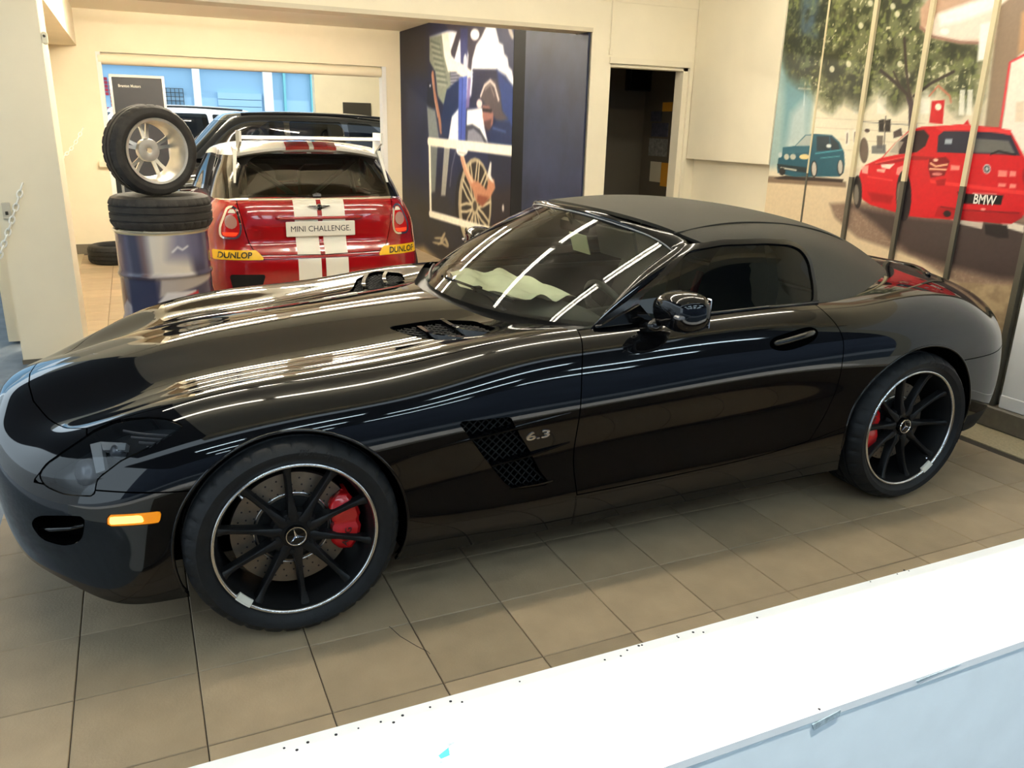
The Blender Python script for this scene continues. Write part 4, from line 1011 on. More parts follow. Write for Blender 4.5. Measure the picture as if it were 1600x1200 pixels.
MGREEN = [
 [(.75,0,1.412),(.50,0,1.402),(.37,0,1.378),(.335,0,1.335),(.215,0,1.17),(.095,0,1.012)],
 [(.95,0,1.415),(.62,-.33,1.397),(.43,-.43,1.367),(.375,-.455,1.325),(.245,-.51,1.17),(.120,-.545,1.010)],
 [(1.15,0,1.415),(.80,-.46,1.385),(.56,-.565,1.342),(.50,-.59,1.298),(.36,-.66,1.155),(.25,-.708,1.002)],
 [(1.35,0,1.41),(1.05,-.50,1.383),(.9,-.605,1.340),(.88,-.625,1.298),(.85,-.69,1.15),(.82,-.742,.990)],
 [(1.7,0,1.40),(1.65,-.5,1.375),(1.6,-.607,1.330),(1.6,-.628,1.29),(1.62,-.70,1.13),(1.65,-.748,.978)],
 [(2.05,0,1.36),(2.05,-.48,1.33),(2.05,-.58,1.29),(2.1,-.605,1.25),(2.25,-.67,1.1),(2.4,-.72,.96)],
 [(2.15,0,1.335),(2.2,0,1.32),(2.25,0,1.29),(2.3,0,1.25),(2.5,0,1.1),(2.7,0,.965)]]
mb = Skin.grid(grid_surface(MBODY, 200, 90, True, True, True)); mg = Skin.grid(grid_surface(MGREEN, 160, 60, True, True, True))
if (mb.N*(mb.V-np.array([1.8, 0, .5])))[:, 1].mean() < 0: mb = Skin(mb.V, -mb.N, [f[::-1] for f in mb.F])
if (mg.N*(mg.V-np.array([1.3, 0, .8])))[:, 2].mean() < 0: mg = Skin(mg.V, -mg.N, [f[::-1] for f in mg.F])
def hb(k, name, m, par=HAT, mirror=True, fl=.008):
    if mirror == 'split':
        hb(k, name, m, par, False, fl); return hb(k.mirror(), name, m, par, False, fl)
    k = k.flange(fl, lambda p: abs(p[1]) < 1e-4)
    if mirror: k = k.join(k.mirror())
    return k.map(RM, (XM, YM, 0)).build(name, m, par)
def arch_m(V): return np.minimum(np.hypot(V[:, 0]-.60, V[:, 2]-.30)-.345, np.hypot(V[:, 0]-3.05, V[:, 2]-.30)-.345)
yz = lambda V: np.stack([np.abs(V[:, 1]), V[:, 2]], 1)
HATCH = round_poly([(-.1,1.2),(.60,1.2),(.60,.98),(.575,.85),(.545,.70),(.50,.60),(-.1,.585)], .06)
hatch_in = lambda g: (lambda V: np.minimum(poly_sdf(HATCH, yz(V))+g, .35-V[:, 0]))
hb(mb.cut(arch_m, hatch_in(-.003), lt_('z', 1.03)), 'tailgate', M['red_paint'])
hb(mb.cut(arch_m, neg(hatch_in(.003)), gt('z', .57), lambda V: np.maximum(V[:, 2]*0-1, 1-2*(np.abs(V[:, 1]) < .60)*(V[:, 0] < 2.5)*(V[:, 2] > .96))), 'body_side', M['red_paint'])
SL = [(.12,.47),(.50,.47),(.47,.36),(.15,.36)]
hb(mb.cut(arch_m, lt_('z', .566)), 'rear_bumper', M['red_paint'])
def zline(V): return np.interp(V[:, 0], [.3, .5, .9, 1.6, 2.3], [1.338, 1.312, 1.300, 1.290, 1.25])
roof = mg.cut(lambda V: V[:, 2]-zline(V)); hb(roof, 'roof', M['white_paint'])
REARW = round_poly([(-.1,1.33),(.40,1.315),(.475,1.27),(.56,1.10),(.58,1.035),(.5,1.03),(-.1,1.028)], .05)
rear_in = lambda g: (lambda V: np.minimum(poly_sdf(REARW, yz(V))+g, .46-V[:, 0]))
band = mg.cut(lambda V: zline(V)-V[:, 2]-.002)
hb(band.cut(rear_in(0)), 'rear_window', M['glass_side'], fl=.002)
sidew = lambda V: np.minimum(np.minimum(V[:, 0]-.62, 2.0-V[:, 0]), np.minimum(V[:, 2]-1.02, 1.27-V[:, 2]))
hb(band.cut(neg(rear_in(0)), neg(sidew)), 'pillar_cladding', M['black_gloss'])
hb(band.cut(sidew).offset(-.003), 'side_window', M['glass_dark'], fl=.002, mirror='split')
hb(mb.cut(lambda V: .007-np.abs(V[:, 2]-(1.004-.02*np.clip(V[:, 0], 0, 2))), lt_('x', 2.4), lambda V: np.maximum(np.abs(V[:, 1])-.3, .3-V[:, 0])).offset(.006), 'belt_trim', M['chrome'])
# stripes on tailgate, bumper and roof
st_in = lambda V: np.minimum(np.abs(V[:, 1])-.018, .195-np.abs(V[:, 1]))
hb(mb.cut(st_in, lt_('x', .35), hatch_in(-.004), lt_('z', 1.0)).offset(.0012), 'white_stripe', M['decal_white'], fl=.001, mirror='split')
hb(mb.cut(st_in, lt_('x', .35), lt_('z', .564), gt('z', .25)).offset(.0012), 'white_stripe', M['decal_white'], fl=.001, mirror='split')
hb(roof.cut(st_in).offset(.0012), 'red_stripe', M['red_paint'], fl=.001, mirror='split')
# tail lamps
TL = round_poly([(.60,.955),(.665,.955),(.735,.80),(.735,.715),(.60,.715),(.575,.80)], .05, 6)
tl = lambda g: (lambda V: np.minimum(poly_sdf(TL, yz(V))+g, .5-V[:, 0]))
TLi = round_poly([(.61,.87),(.65,.90),(.69,.87),(.69,.81),(.65,.785),(.61,.81)], .03, 5)
for s in (1, -1):
    def one(k, name, m, par=HAT, fl=.006):
        k = k.flange(fl); k = k if s > 0 else k.mirror()
        return k.map(RM, (XM, YM, 0)).build(name, m, par)
    ring = one(mb.cut(tl(.0), neg(tl(-.014))).offset(.012), 'tail_lamp', M['chrome'], fl=.014)
    one(mb.cut(tl(-.014)).offset(.006), 'lamp_lens', M['red_lens'], ring)
    one(mb.cut(tl(-.02), inside(TLi, 'yz', 0) if False else (lambda V: poly_sdf(TLi, yz(V)))).offset(.013), 'lamp_bulb', M['pink_lens'], ring)
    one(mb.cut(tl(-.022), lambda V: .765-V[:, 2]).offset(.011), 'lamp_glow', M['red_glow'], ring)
    one(mb.cut(tl(-.022), lambda V: V[:, 2]-.905).offset(.011), 'lamp_top', M['decal_white'], ring)
    DL = [(.44,.565),(.80,.565),(.80,.635),(.49,.635)]
    dk = mb.cut(lambda V: np.minimum(poly_sdf(DL, yz(V)), .6-V[:, 0])).offset(.002)
    dec = one(dk, 'sponsor_strip', M['yellow'], fl=.001); tag(dec, 'yellow strip reading DUNLOP')
    kd = KDTree(len(dk.V)); [kd.insert((abs(q[1]), q[2], 0), n_) for n_, q in enumerate(dk.V)]; kd.balance()
    V, F = text_geo('DUNLOP', .062, 0, .0016, shear=.2); xs = [v[0] for v in V]; k_ = .245/(max(xs)-min(xs))
    out = []
    for v in V:
        a = .655+(-v[0] if s < 0 else v[0])*k_*(-1 if False else 1)
        r = kd.find_n((a, .598+v[1], 0), 3); P = np.mean([dk.V[q[1]] for q in r], axis=0); N = np.mean([dk.N[q[1]] for q in r], axis=0)
        P = np.array([P[0], -a, .598+v[1]])+np.array([N[0], 0, 0])*.004
        if s < 0: P = P*MIR
        out.append(W(*P))
    b = MB(); b.add(out, F); b.build('sponsor_lettering', M['decal_black'], dec)
    # black vents low in the bumper, black pins and wheel flares
    VT = round_poly([(.44,.455),(.70,.455),(.68,.34),(.48,.34)], .02)
    vk = one(mb.cut(lambda V: np.minimum(poly_sdf(VT, yz(V)), .5-V[:, 0])).offset(.003), 'bumper_vent', M['black_matte'], fl=.004)
    for z in (.365, .39, .415, .44):
        b = MB(); b.tube([W(float(np.interp(a, [.45, .57, .70], [-.018, .006, .075]))-.004, s*a, z) for a in np.linspace(.47, .67, 6)], .004, 4); b.build('vent_slat', M['black_satin'], vk)
    b = MB(); b.loft([[W(.045+o, s*(.44+.026*math.cos(q)), .79+.052*math.sin(q)) for q in np.linspace(0, 2*PI, 17)[:-1]] for o in (.0, -.022)]); b.build('tailgate_pin', M['black_gloss'], HAT, auto=40)
    P = [W(.60+.352*math.cos(q), s*.846, .30+.352*math.sin(q)) for q in np.linspace(-.2, PI+.2, 33)]
    b = MB(); b.tube(P, .028, 8); b.build('wheel_flare', M['black_satin'], HAT, smooth=True)
    for L in (.60, 3.05):
        b = MB(); prof = [(.20, .09), (.29, .095), (.305, .07), (.308, 0), (.305, -.07), (.29, -.095), (.20, -.09)]
        q = W(L, s*.75, .308); b.lathe(prof, 48, 'x', q); t = b.build('tyre', M['rubber'], HAT, smooth=True)
        b = MB(); b.lathe([(.205, .08), (.19, .03), (.0005, .05)], 32, 'x', q); b.lathe([(.205, -.08), (.19, -.03), (.0005, -.05)], 32, 'x', q); b.build('wheel_rim', M['lamp_grey'], t, smooth=True)
b = MB(); b.span(W(.2, -.7, .18), W(3.4, .7, .30)); b.build('underbody', M['black_deep'], HAT)
b = MB(); b.span(W(.25, -.70, .55), W(2.6, .70, .62)); b.build('cabin_floor', M['black_matte'], HAT)
for s in (1, -1):
    b = MB(); b.tube([W(.45, s*.50, .62), W(.75, s*.46, 1.0), W(.95, s*.44, 1.28)], .022, 8); b.tube([W(.72, s*.46, 1.27), W(.70, -s*.30, .70)], .022, 8); b.build('roll_cage', M['steel_dark'], HAT)
    b = MB(); b.box(W(1.45, s*.34, .92), (.46, .14, .56), bev=.06); b.build('seat', M['leather'], HAT)
b = MB(); b.tube([W(.95, -.44, 1.28), W(.95, .44, 1.28)], .022, 8); b.build('roll_cage', M['steel_dark'], HAT)
# number plate, handle bar, badge
pl = MB(); pl.box(W(.0, 0, .785), (.53, .012, .115), bev=.005); plo = pl.build('number_plate', M['decal_white'], HAT)
b = MB(); text_on(b, 'MINI CHALLENGE.', .062, (W(-.0072, 0, .785), (1, 0, 0), (0, 0, 1), (0, -1, 0)), width=.46); b.build('plate_lettering', M['decal_black'], plo)
b = MB(); b.tube([W(.022, .33, .868), W(-.004, .30, .868), W(-.006, -.30, .868), W(.022, -.33, .868)], .012, 8); b.build('tailgate_handle', M['red_paint'], HAT, smooth=True)
b = MB(); c = W(.028, 0, .945)
b.lathe([(.0005, .012), (.022, .011), (.026, .004), (.026, -.01)], 20, 'y', c)
for s in (1, -1): b.prism([(s*.02, -.012), (s*.085, .010), (s*.075, .014), (s*.02, .014)][::s], (c, (1, 0, 0), (0, 0, 1), (0, -1, 0)), -.01, .006)
b.build('wing_badge', M['chrome'], HAT)
b = MB(); b.tube([W(.105, .02, 1.035), W(.085, .0, 1.045), W(.105, -.03, 1.035)], .006, 5); b.box(W(.10, 0, 1.03), (.06, .03, .015)); b.build('washer_cover', M['lamp_grey'], HAT)
# roof spoiler and rear wing: blade, end plates, struts
rings = []
for w_ in np.linspace(-.56, .56, 25):
    k_ = (abs(w_)/.56)**2.2; dz = -.062*k_; dl = .11*k_
    rings.append([W(.225+dl, w_, 1.368+dz), W(.215+dl, w_, 1.388+dz), W(.30+dl, w_, 1.425+dz), W(.46+dl, w_, 1.428+dz*.8), W(.50+dl, w_, 1.38+dz), W(.36+dl, w_, 1.335+dz)])
b = MB(); b.loft(rings); rs = b.build('roof_spoiler', M['white_paint'], HAT, auto=50)
for s in (1, -1):
    rings = []
    for w_ in np.linspace(.018, .195, 6):
        k_ = (abs(w_)/.56)**2.2; dz = -.062*k_; dl = .11*k_
        rings.append([W(.2225+dl, s*w_, 1.367+dz), W(.213+dl, s*w_, 1.3885+dz), W(.299+dl, s*w_, 1.4262+dz), W(.46+dl, s*w_, 1.4292+dz*.8)])
    b = MB(); b.loft(rings, closed=False); b.build('red_stripe', M['red_paint'], rs)
rings = []
for w_ in np.linspace(-.53, .53, 13):
    rings.append([W(.16, w_, 1.444), W(.20, w_, 1.458), W(.30, w_, 1.464), W(.36, w_, 1.456), W(.30, w_, 1.445), W(.20, w_, 1.438)])
b = MB(); b.loft(rings); b.build('wing_blade', M['white_paint'], HAT, auto=40)
for s in (1, -1):
    b = MB(); b.prism([(.12, 1.50), (.36, 1.50), (.37, 1.40), (.40, 1.32), (.36, 1.30), (.31, 1.35), (.13, 1.42)], (W(0, s*.535, 0), (0, 1, 0), (0, 0, 1), (-s, 0, 0)), -.008, .008); b.build('wing_end_plate', M['white_paint'], HAT)
    b = MB(); b.loft([[W(.335-.02, s*(.545), 1.36), W(.335-.02, s*.575, 1.36), W(.36, s*.575, 1.36), W(.36, s*.545, 1.36)], [W(.19, s*.585, 1.12), W(.19, s*.60, 1.12), W(.21, s*.60, 1.12), W(.21, s*.585, 1.12)]]); b.build('wing_strut', M['white_paint'], HAT)
# ================================================================ drum with tyres
# ---- painting of flat prints: a colour field in wall coordinates that becomes a colour attribute
class Canvas:
    def __init__(s, a0, a1, b0, b1, res, base, conv=None):
        s.a0, s.a1, s.b0, s.b1 = a0, a1, b0, b1; s.res = res; s.conv = conv
        s.na = max(2, int(round((a1-a0)/res))); s.nb = max(2, int(round((b1-b0)/res)))
        a = a0+(a1-a0)*np.arange(s.na+1)/s.na; b = b0+(b1-b0)*np.arange(s.nb+1)/s.nb
        s.A, s.B = np.meshgrid(a, b, indexing='ij'); s.C = np.zeros(s.A.shape+(3,)); s.C[:] = base
    def blend(s, m, col, al=1.0):
        m = np.clip(m, 0, 1)*al; s.C = s.C*(1-m[..., None])+np.array(col, float)*m[..., None]
    def mask(s, pts, soft=None):
        P = np.array([s.conv(*p) for p in pts]) if s.conv else np.array(pts, float)
        soft = soft or s.res; lo = P.min(0)-2*soft; hi = P.max(0)+2*soft
        k = (s.A >= lo[0]) & (s.A <= hi[0]) & (s.B >= lo[1]) & (s.B <= hi[1]); m = np.zeros(s.A.shape)
        if k.any(): m[k] = np.clip(poly_sdf(P, np.stack([s.A[k], s.B[k]], 1))/soft+.5, 0, 1)
        return m
    def poly(s, pts, col, al=1.0, soft=None): s.blend(s.mask(pts, soft), col, al)
    def line(s, pts, wd, col, al=1.0):
        P = np.array([s.conv(*p) for p in pts]) if s.conv else np.array(pts, float); d = np.full(s.A.shape, 1e9)
        lo = P.min(0)-wd*2; hi = P.max(0)+wd*2; k = (s.A >= lo[0]) & (s.A <= hi[0]) & (s.B >= lo[1]) & (s.B <= hi[1])
        Q = np.stack([s.A[k], s.B[k]], 1); dk = np.full(len(Q), 1e9)
        for i in range(len(P)-1):
            ab = P[i+1]-P[i]; t = np.clip(((Q-P[i]) @ ab)/max(ab @ ab, 1e-12), 0, 1); dk = np.minimum(dk, np.linalg.norm(Q-P[i]-t[:, None]*ab, axis=1))
        d[k] = dk; s.blend((wd/2-d)/s.res+.5, col, al)
    def ell(s, c, ru, rv, col, al=1.0, rot=0.0, a0=0, a1=2*PI):
        s.poly([(c[0]+ru*math.cos(q)*math.cos(rot)-rv*math.sin(q)*math.sin(rot), c[1]+ru*math.cos(q)*math.sin(rot)+rv*math.sin(q)*math.cos(rot)) for q in np.linspace(a0, a1, 25)], col, al)
    def noise(s, cell, octv=3, seed=0):
        r = np.random.RandomState(seed); out = np.zeros(s.A.shape); amp = 1; tot = 0
        for o in range(octv):
            na = int((s.a1-s.a0)/cell)+3; nb = int((s.b1-s.b0)/cell)+3; g = r.rand(na, nb)
            u = (s.A-s.a0)/cell; v = (s.B-s.b0)/cell; i = u.astype(int); j = v.astype(int); fu = u-i; fv = v-j
            fu = fu*fu*(3-2*fu); fv = fv*fv*(3-2*fv)
            out += amp*((g[i, j]*(1-fu)+g[i+1, j]*fu)*(1-fv)+(g[i, j+1]*(1-fu)+g[i+1, j+1]*fu)*fv); tot += amp; amp *= .55; cell *= .5
        return out/tot
    def blur(s, n=1):
        for _ in range(n):
            for ax in (0, 1):
                P_ = np.concatenate([s.C.take([0], ax), s.C, s.C.take([-1], ax)], ax)
                L_ = P_.shape[ax]; s.C = (P_.take(range(0, L_-2), ax)+2*P_.take(range(1, L_-1), ax)+P_.take(range(2, L_), ax))/4
    def lin(s):
        c = np.clip(s.C, 0, 255)/255.0
        return np.where(c <= .04045, c/12.92, ((c+.055)/1.055)**2.4)
    def sheet(s, name, m, fn, i0=0, i1=None, parent=None, back=None, smooth=False):
        """mesh of the columns i0..i1 of the print; fn(a, b) -> point"""
        i1 = s.na if i1 is None else i1; n = i1-i0+1; k = s.nb+1
        P = fn(s.A[i0:i1+1].ravel(), s.B[i0:i1+1].ravel()); L = s.lin()[i0:i1+1].reshape(-1, 3)
        I = np.arange(n*k).reshape(n, k); q = np.stack([I[:-1, :-1], I[1:, :-1], I[1:, 1:], I[:-1, 1:]], -1).reshape(-1, 4)
        F = [tuple(r) for r in q.tolist()]; V = P
        if back is not None:                                   # give the sheet its thickness
            rim = list(I[:, 0])+list(I[-1, 1:])+list(I[-2::-1, -1])+list(I[0, -2:0:-1]); b0 = len(V)
            V = np.concatenate([V, P[rim]+np.array(back)]); L = np.concatenate([L, L[rim]]); m_ = len(rim)
            F += [(int(rim[(i+1) % m_]), int(rim[i]), b0+i, b0+(i+1) % m_) for i in range(m_)]
        me = bpy.data.meshes.new(name); me.from_pydata(V.tolist(), [], F); me.materials.append(m)
        at = me.color_attributes.new('print', 'FLOAT_COLOR', 'POINT')
        at.data.foreach_set('color', np.concatenate([L, np.ones((len(L), 1))], 1).astype(np.float32).ravel())
        if smooth: me.polygons.foreach_set('use_smooth', [True]*len(me.polygons))
        o = bpy.data.objects.new(name, me); link(o, parent)
        if parent is not None: o.matrix_parent_inverse = pw(parent).inverted()
        return o
DX, DY, DR, DH = -.215, 2.62, .292, .885
drum = thing('oil_drum', (DX, DY, 0), 'steel drum wrapped in a blue and white car print, standing behind the roadster bonnet', 'drum')
def drum_r(z):
    r = DR-.006
    for zz in (.30, .60): r = r+.011*np.exp(-((z-zz)/.014)**2)
    return r+.006*np.exp(-((z-.0)/.012)**2)+.006*np.exp(-((z-DH)/.012)**2)
cv = Canvas(0, 2*PI*DR, 0.0, DH, .0075, (66, 62, 80))
# angle on the drum: print coordinate a; the side facing the street is a near 1.5*pi
def dpt(f, z): return ((1.5*PI-.35+f)*DR, z)                     # f radians to the right of the middle
def dp(pts): return [dpt(f, z) for f, z in pts]
n1_ = cv.noise(.12, 4, 3)
cv.blend(n1_*1.2-.2, (92, 86, 104), .8)
cv.poly(dp([(-1.6,.62),(-.55,.62),(-.45,.9),(-1.6,.9)]), (70, 60, 88), .8, .05)
cv.poly(dp([(-1.2,.66),(-.75,.64),(-.75,.80),(-1.2,.80)]), (118, 92, 100), .7, .05)
cv.poly(dp([(-.42,.60),(-.16,.60),(-.22,.9),(-.50,.9)]), (42, 38, 62), .9, .03)
cv.poly(dp([(-.18,.60),(-.02,.60),(-.08,.9),(-.24,.9)]), (110, 84, 78), .8, .04)
cv.poly(dp([(0.0,.60),(.95,.60),(.85,.9),(-.05,.9)]), (214, 205, 190), .95, .06)
cv.poly(dp([(.42,.72),(1.3,.68),(1.3,.9),(.50,.9)]), (96, 96, 126), .8, .10)
cv.line(dp([(.50,.76),(.62,.79),(.72,.77),(.85,.79)]), .012, (225, 225, 228), .8)
cv.poly(dp([(-1.8,.30),(-.62,.30),(-.80,.59),(-1.8,.59)]), (96, 66, 62), .85, .02)
cv.poly(dp([(-1.5,.30),(-1.15,.36),(-.75,.44),(-.55,.40),(-.50,.30)]), (150, 148, 160), .9, .02)
cv.poly(dp([(-.60,.18),(.12,.18),(.08,.59),(-.58,.59)]), (42, 44, 70), .95, .02)
cv.poly(dp([(.14,.47),(1.6,.56),(1.6,.59),(.2,.59)]), (176, 166, 158), .9, .02)
cv.poly(dp([(.10,.34),(.95,.36),(1.05,.46),(.95,.50),(.30,.50),(.10,.44)]), (206, 202, 204), .95, .015)
cv.poly(dp([(.30,.385),(.62,.39),(.62,.43),(.30,.425)]), (160, 152, 150), .9)
cv.poly(dp([(.74,.42),(1.05,.44),(1.02,.495),(.72,.47)]), (178, 40, 48), .95, .012)
cv.poly(dp([(.0,0),(1.5,0),(1.5,.28),(.1,.28)]), (120, 112, 120), .8, .06)
cv.ell(dpt(-.20, .345), .010, .013, (230, 230, 235)); cv.line(dp([(-.10,.352),(.06,.354)]), .008, (215, 215, 225)); cv.line(dp([(-.10,.338),(.03,.340)]), .007, (190, 190, 205))
cv.C[:, :3] = (60, 60, 66); cv.C[:, -3:] = (198, 182, 140)
def drum_fn(a, b):
    r = drum_r(b); return np.stack([DX+r*np.cos(a/DR), DY+r*np.sin(a/DR), b], 1)
cv.sheet('drum_wall', M['print_gloss'], drum_fn, parent=drum, smooth=True)
b = MB(); b.lathe([(.0005, DH-.018), (DR-.012, DH-.018), (DR-.010, DH), (DR, DH+.004), (DR+.006, DH-.002), (DR-.002, DH-.010)], 64, 'z', (DX, DY, 0)); b.build('drum_rim', M['alu'], drum, auto=40)
# ---- tyres
def tyre_profile(R, ri, w_):
    h = w_/2
    return [(ri, h-.03), (ri+.012, h-.012), (ri+.035, h), (R-.045, h), (R-.018, h-.012), (R-.004, h-.034), (R, h-.046), (R, h*.5), (R-.008, h*.47), (R-.008, h*.40), (R, h*.37), (R, h*.08), (R-.008, h*.05), (R-.008, -h*.05), (R, -h*.08), (R, -h*.37), (R-.008, -h*.40), (R-.008, -h*.47), (R, -h*.5), (R, -h+.046), (R-.004, -h+.034), (R-.018, -h+.012), (R-.045, -h), (ri+.035, -h), (ri+.012, -h+.012), (ri, -h+.03), (ri-.004, 0), (ri, h-.03)]
def tread_fn(r, o, q, j, k):
    if (5 <= j <= 7 and k % 5 == 0) or (18 <= j <= 20 and k % 5 == 2): r -= .006
    return r, o
def make_tyre(parent, R, ri, w_, mt):
    b = MB(); b.lathe(tyre_profile(R, ri, w_), 150, 'z', fn=tread_fn); return b.build('tyre', mt, parent, world=False, auto=30)
TZ = DH+.004
t1 = thing('car_tyre', (DX+.01, DY, TZ), 'black car tyre lying flat on top of the printed drum', 'tyre'); make_tyre(t1, .315, .205, .21, M['rubber_old']).location = (0, 0, .105)
t3 = thing('car_tyre', (-.60, 6.95, 0), 'black tyre lying on the floor against the back wall, half hidden by the drum', 'tyre'); make_tyre(t3, .31, .20, .20, M['rubber']).location = (0, 0, .10)
# spare wheel standing on the flat tyre, inner face turned to the right
wt_ = thing('spare_wheel', (DX-.015, DY, TZ+.207), 'spare car wheel with silver alloy rim standing upright on the stacked tyre', 'wheel')
WR = .282; dirv = Vector((.42, -.90, -.02)).normalized(); Rq = dirv.to_track_quat('Z', 'Y').to_matrix().to_4x4()
def wbuild(b, name, m, **k):
    b.V = [tuple(Rq @ (Vector(v)*(1.0 if name == 'tyre' else .955))+Vector((0, 0, WR-.004))) for v in b.V]; return b.build(name, m, wt_, world=False, **k)
b = MB(); b.lathe(tyre_profile(WR, .196, .205), 150, 'z', fn=tread_fn); wbuild(b, 'tyre', M['rubber_old'], auto=30)
b = MB(); b.lathe([(.196, .098), (.212, .100), (.214, .092), (.203, .086), (.194, .07), (.188, -.02), (.182, -.07), (.204, -.096), (.212, -.098), (.196, -.102), (.174, -.075), (.180, -.02), (.186, .07), (.196, .098)], 80, 'z'); wbuild(b, 'rim', M['alloy'], auto=40)
b = MB(); b.lathe([(.018, -.035), (.018, -.02), (.026, -.018), (.072, -.022), (.076, -.03), (.076, -.06), (.05, -.085), (.018, -.085), (.018, -.035)], 48, 'z'); wbuild(b, 'hub', M['alloy'], auto=40)
for i in range(5):
    q = i*2*PI/5+.3
    for d_ in (-.17, .17):
        rings = []
        for f, w_, o in ((.060, .024, -.05), (.09, .020, -.058), (.13, .018, -.066), (.165, .020, -.072), (.186, .026, -.074)):
            qq = q+d_*(.5+.5*f/.19); c, s_ = math.cos(qq), math.sin(qq)
            rings.append([(f*c-w_*.6*s_, f*s_+w_*.6*c, o), (f*c+w_*.6*s_, f*s_-w_*.6*c, o), (f*c+w_*.4*s_, f*s_-w_*.4*c, o-.022), (f*c-w_*.4*s_, f*s_+w_*.4*c, o-.022)])
        b = MB(); b.loft(rings); wbuild(b, 'spoke', M['alloy'], auto=50)
for i in range(5):
    q = i*2*PI/5; b = MB(); b.lathe([(.0005, -.0212), (.007, -.0212), (.007, -.03)], 10, 'z', (.055*math.cos(q), .055*math.sin(q), 0)); wbuild(b, 'bolt_hole', M['hole'])
# ================================================================ cars in the rooms behind
SB = [
 [(.02,0,.82),(.01,0,.78),(0,0,.70),(0,0,.6),(-.01,0,.5),(0,0,.38),(.06,0,.28)],
 [(.25,0,.90),(.16,-.62,.85),(.12,-.70,.76),(.11,-.74,.66),(.10,-.76,.54),(.11,-.76,.40),(.16,-.74,.28)],
 [(.75,0,.98),(.7,-.72,.95),(.68,-.84,.87),(.67,-.90,.76),(.67,-.93,.62),(.67,-.93,.45),(.7,-.90,.28)],
 [(1.4,0,1.06),(1.4,-.74,1.04),(1.4,-.85,.97),(1.4,-.91,.84),(1.4,-.94,.68),(1.4,-.945,.48),(1.4,-.92,.28)],
 [(2.6,0,1.10),(2.6,-.76,1.08),(2.6,-.86,1.00),(2.6,-.91,.87),(2.6,-.935,.70),(2.6,-.945,.48),(2.6,-.92,.28)],
 [(3.8,0,1.12),(3.8,-.77,1.10),(3.8,-.87,1.03),(3.8,-.925,.90),(3.8,-.945,.72),(3.8,-.945,.5),(3.8,-.92,.3)],
 [(4.5,0,1.10),(4.5,-.72,1.08),(4.52,-.82,1.0),(4.55,-.87,.88),(4.57,-.89,.72),(4.57,-.89,.52),(4.53,-.86,.34)],
 [(4.72,0,1.05),(4.74,0,1.02),(4.77,0,.96),(4.80,0,.86),(4.84,0,.72),(4.84,0,.54),(4.78,0,.36)]]
SG = [
 [(2.0,0,1.68),(1.95,0,1.665),(1.9,0,1.64),(1.62,0,1.38),(1.30,0,1.07)],
 [(2.15,0,1.70),(2.06,-.48,1.675),(2.02,-.60,1.63),(1.74,-.70,1.36),(1.42,-.78,1.06)],
 [(2.6,0,1.73),(2.55,-.52,1.705),(2.5,-.645,1.655),(2.3,-.74,1.38),(2.1,-.80,1.08)],
 [(3.3,0,1.735),(3.3,-.53,1.708),(3.3,-.65,1.655),(3.3,-.75,1.39),(3.3,-.81,1.09)],
 [(4.1,0,1.70),(4.1,-.51,1.672),(4.1,-.625,1.62),(4.15,-.725,1.37),(4.2,-.79,1.09)],
 [(4.45,0,1.65),(4.47,-.45,1.625),(4.48,-.55,1.58),(4.55,-.66,1.35),(4.62,-.72,1.07)],
 [(4.5,0,1.64),(4.52,0,1.62),(4.53,0,1.575),(4.62,0,1.35),(4.70,0,1.06)]]
sb = Skin.grid(grid_surface(SB, 150, 50, True, True, True), flip=True); sg = Skin.grid(grid_surface(SG, 110, 40, True, True, True), flip=True)
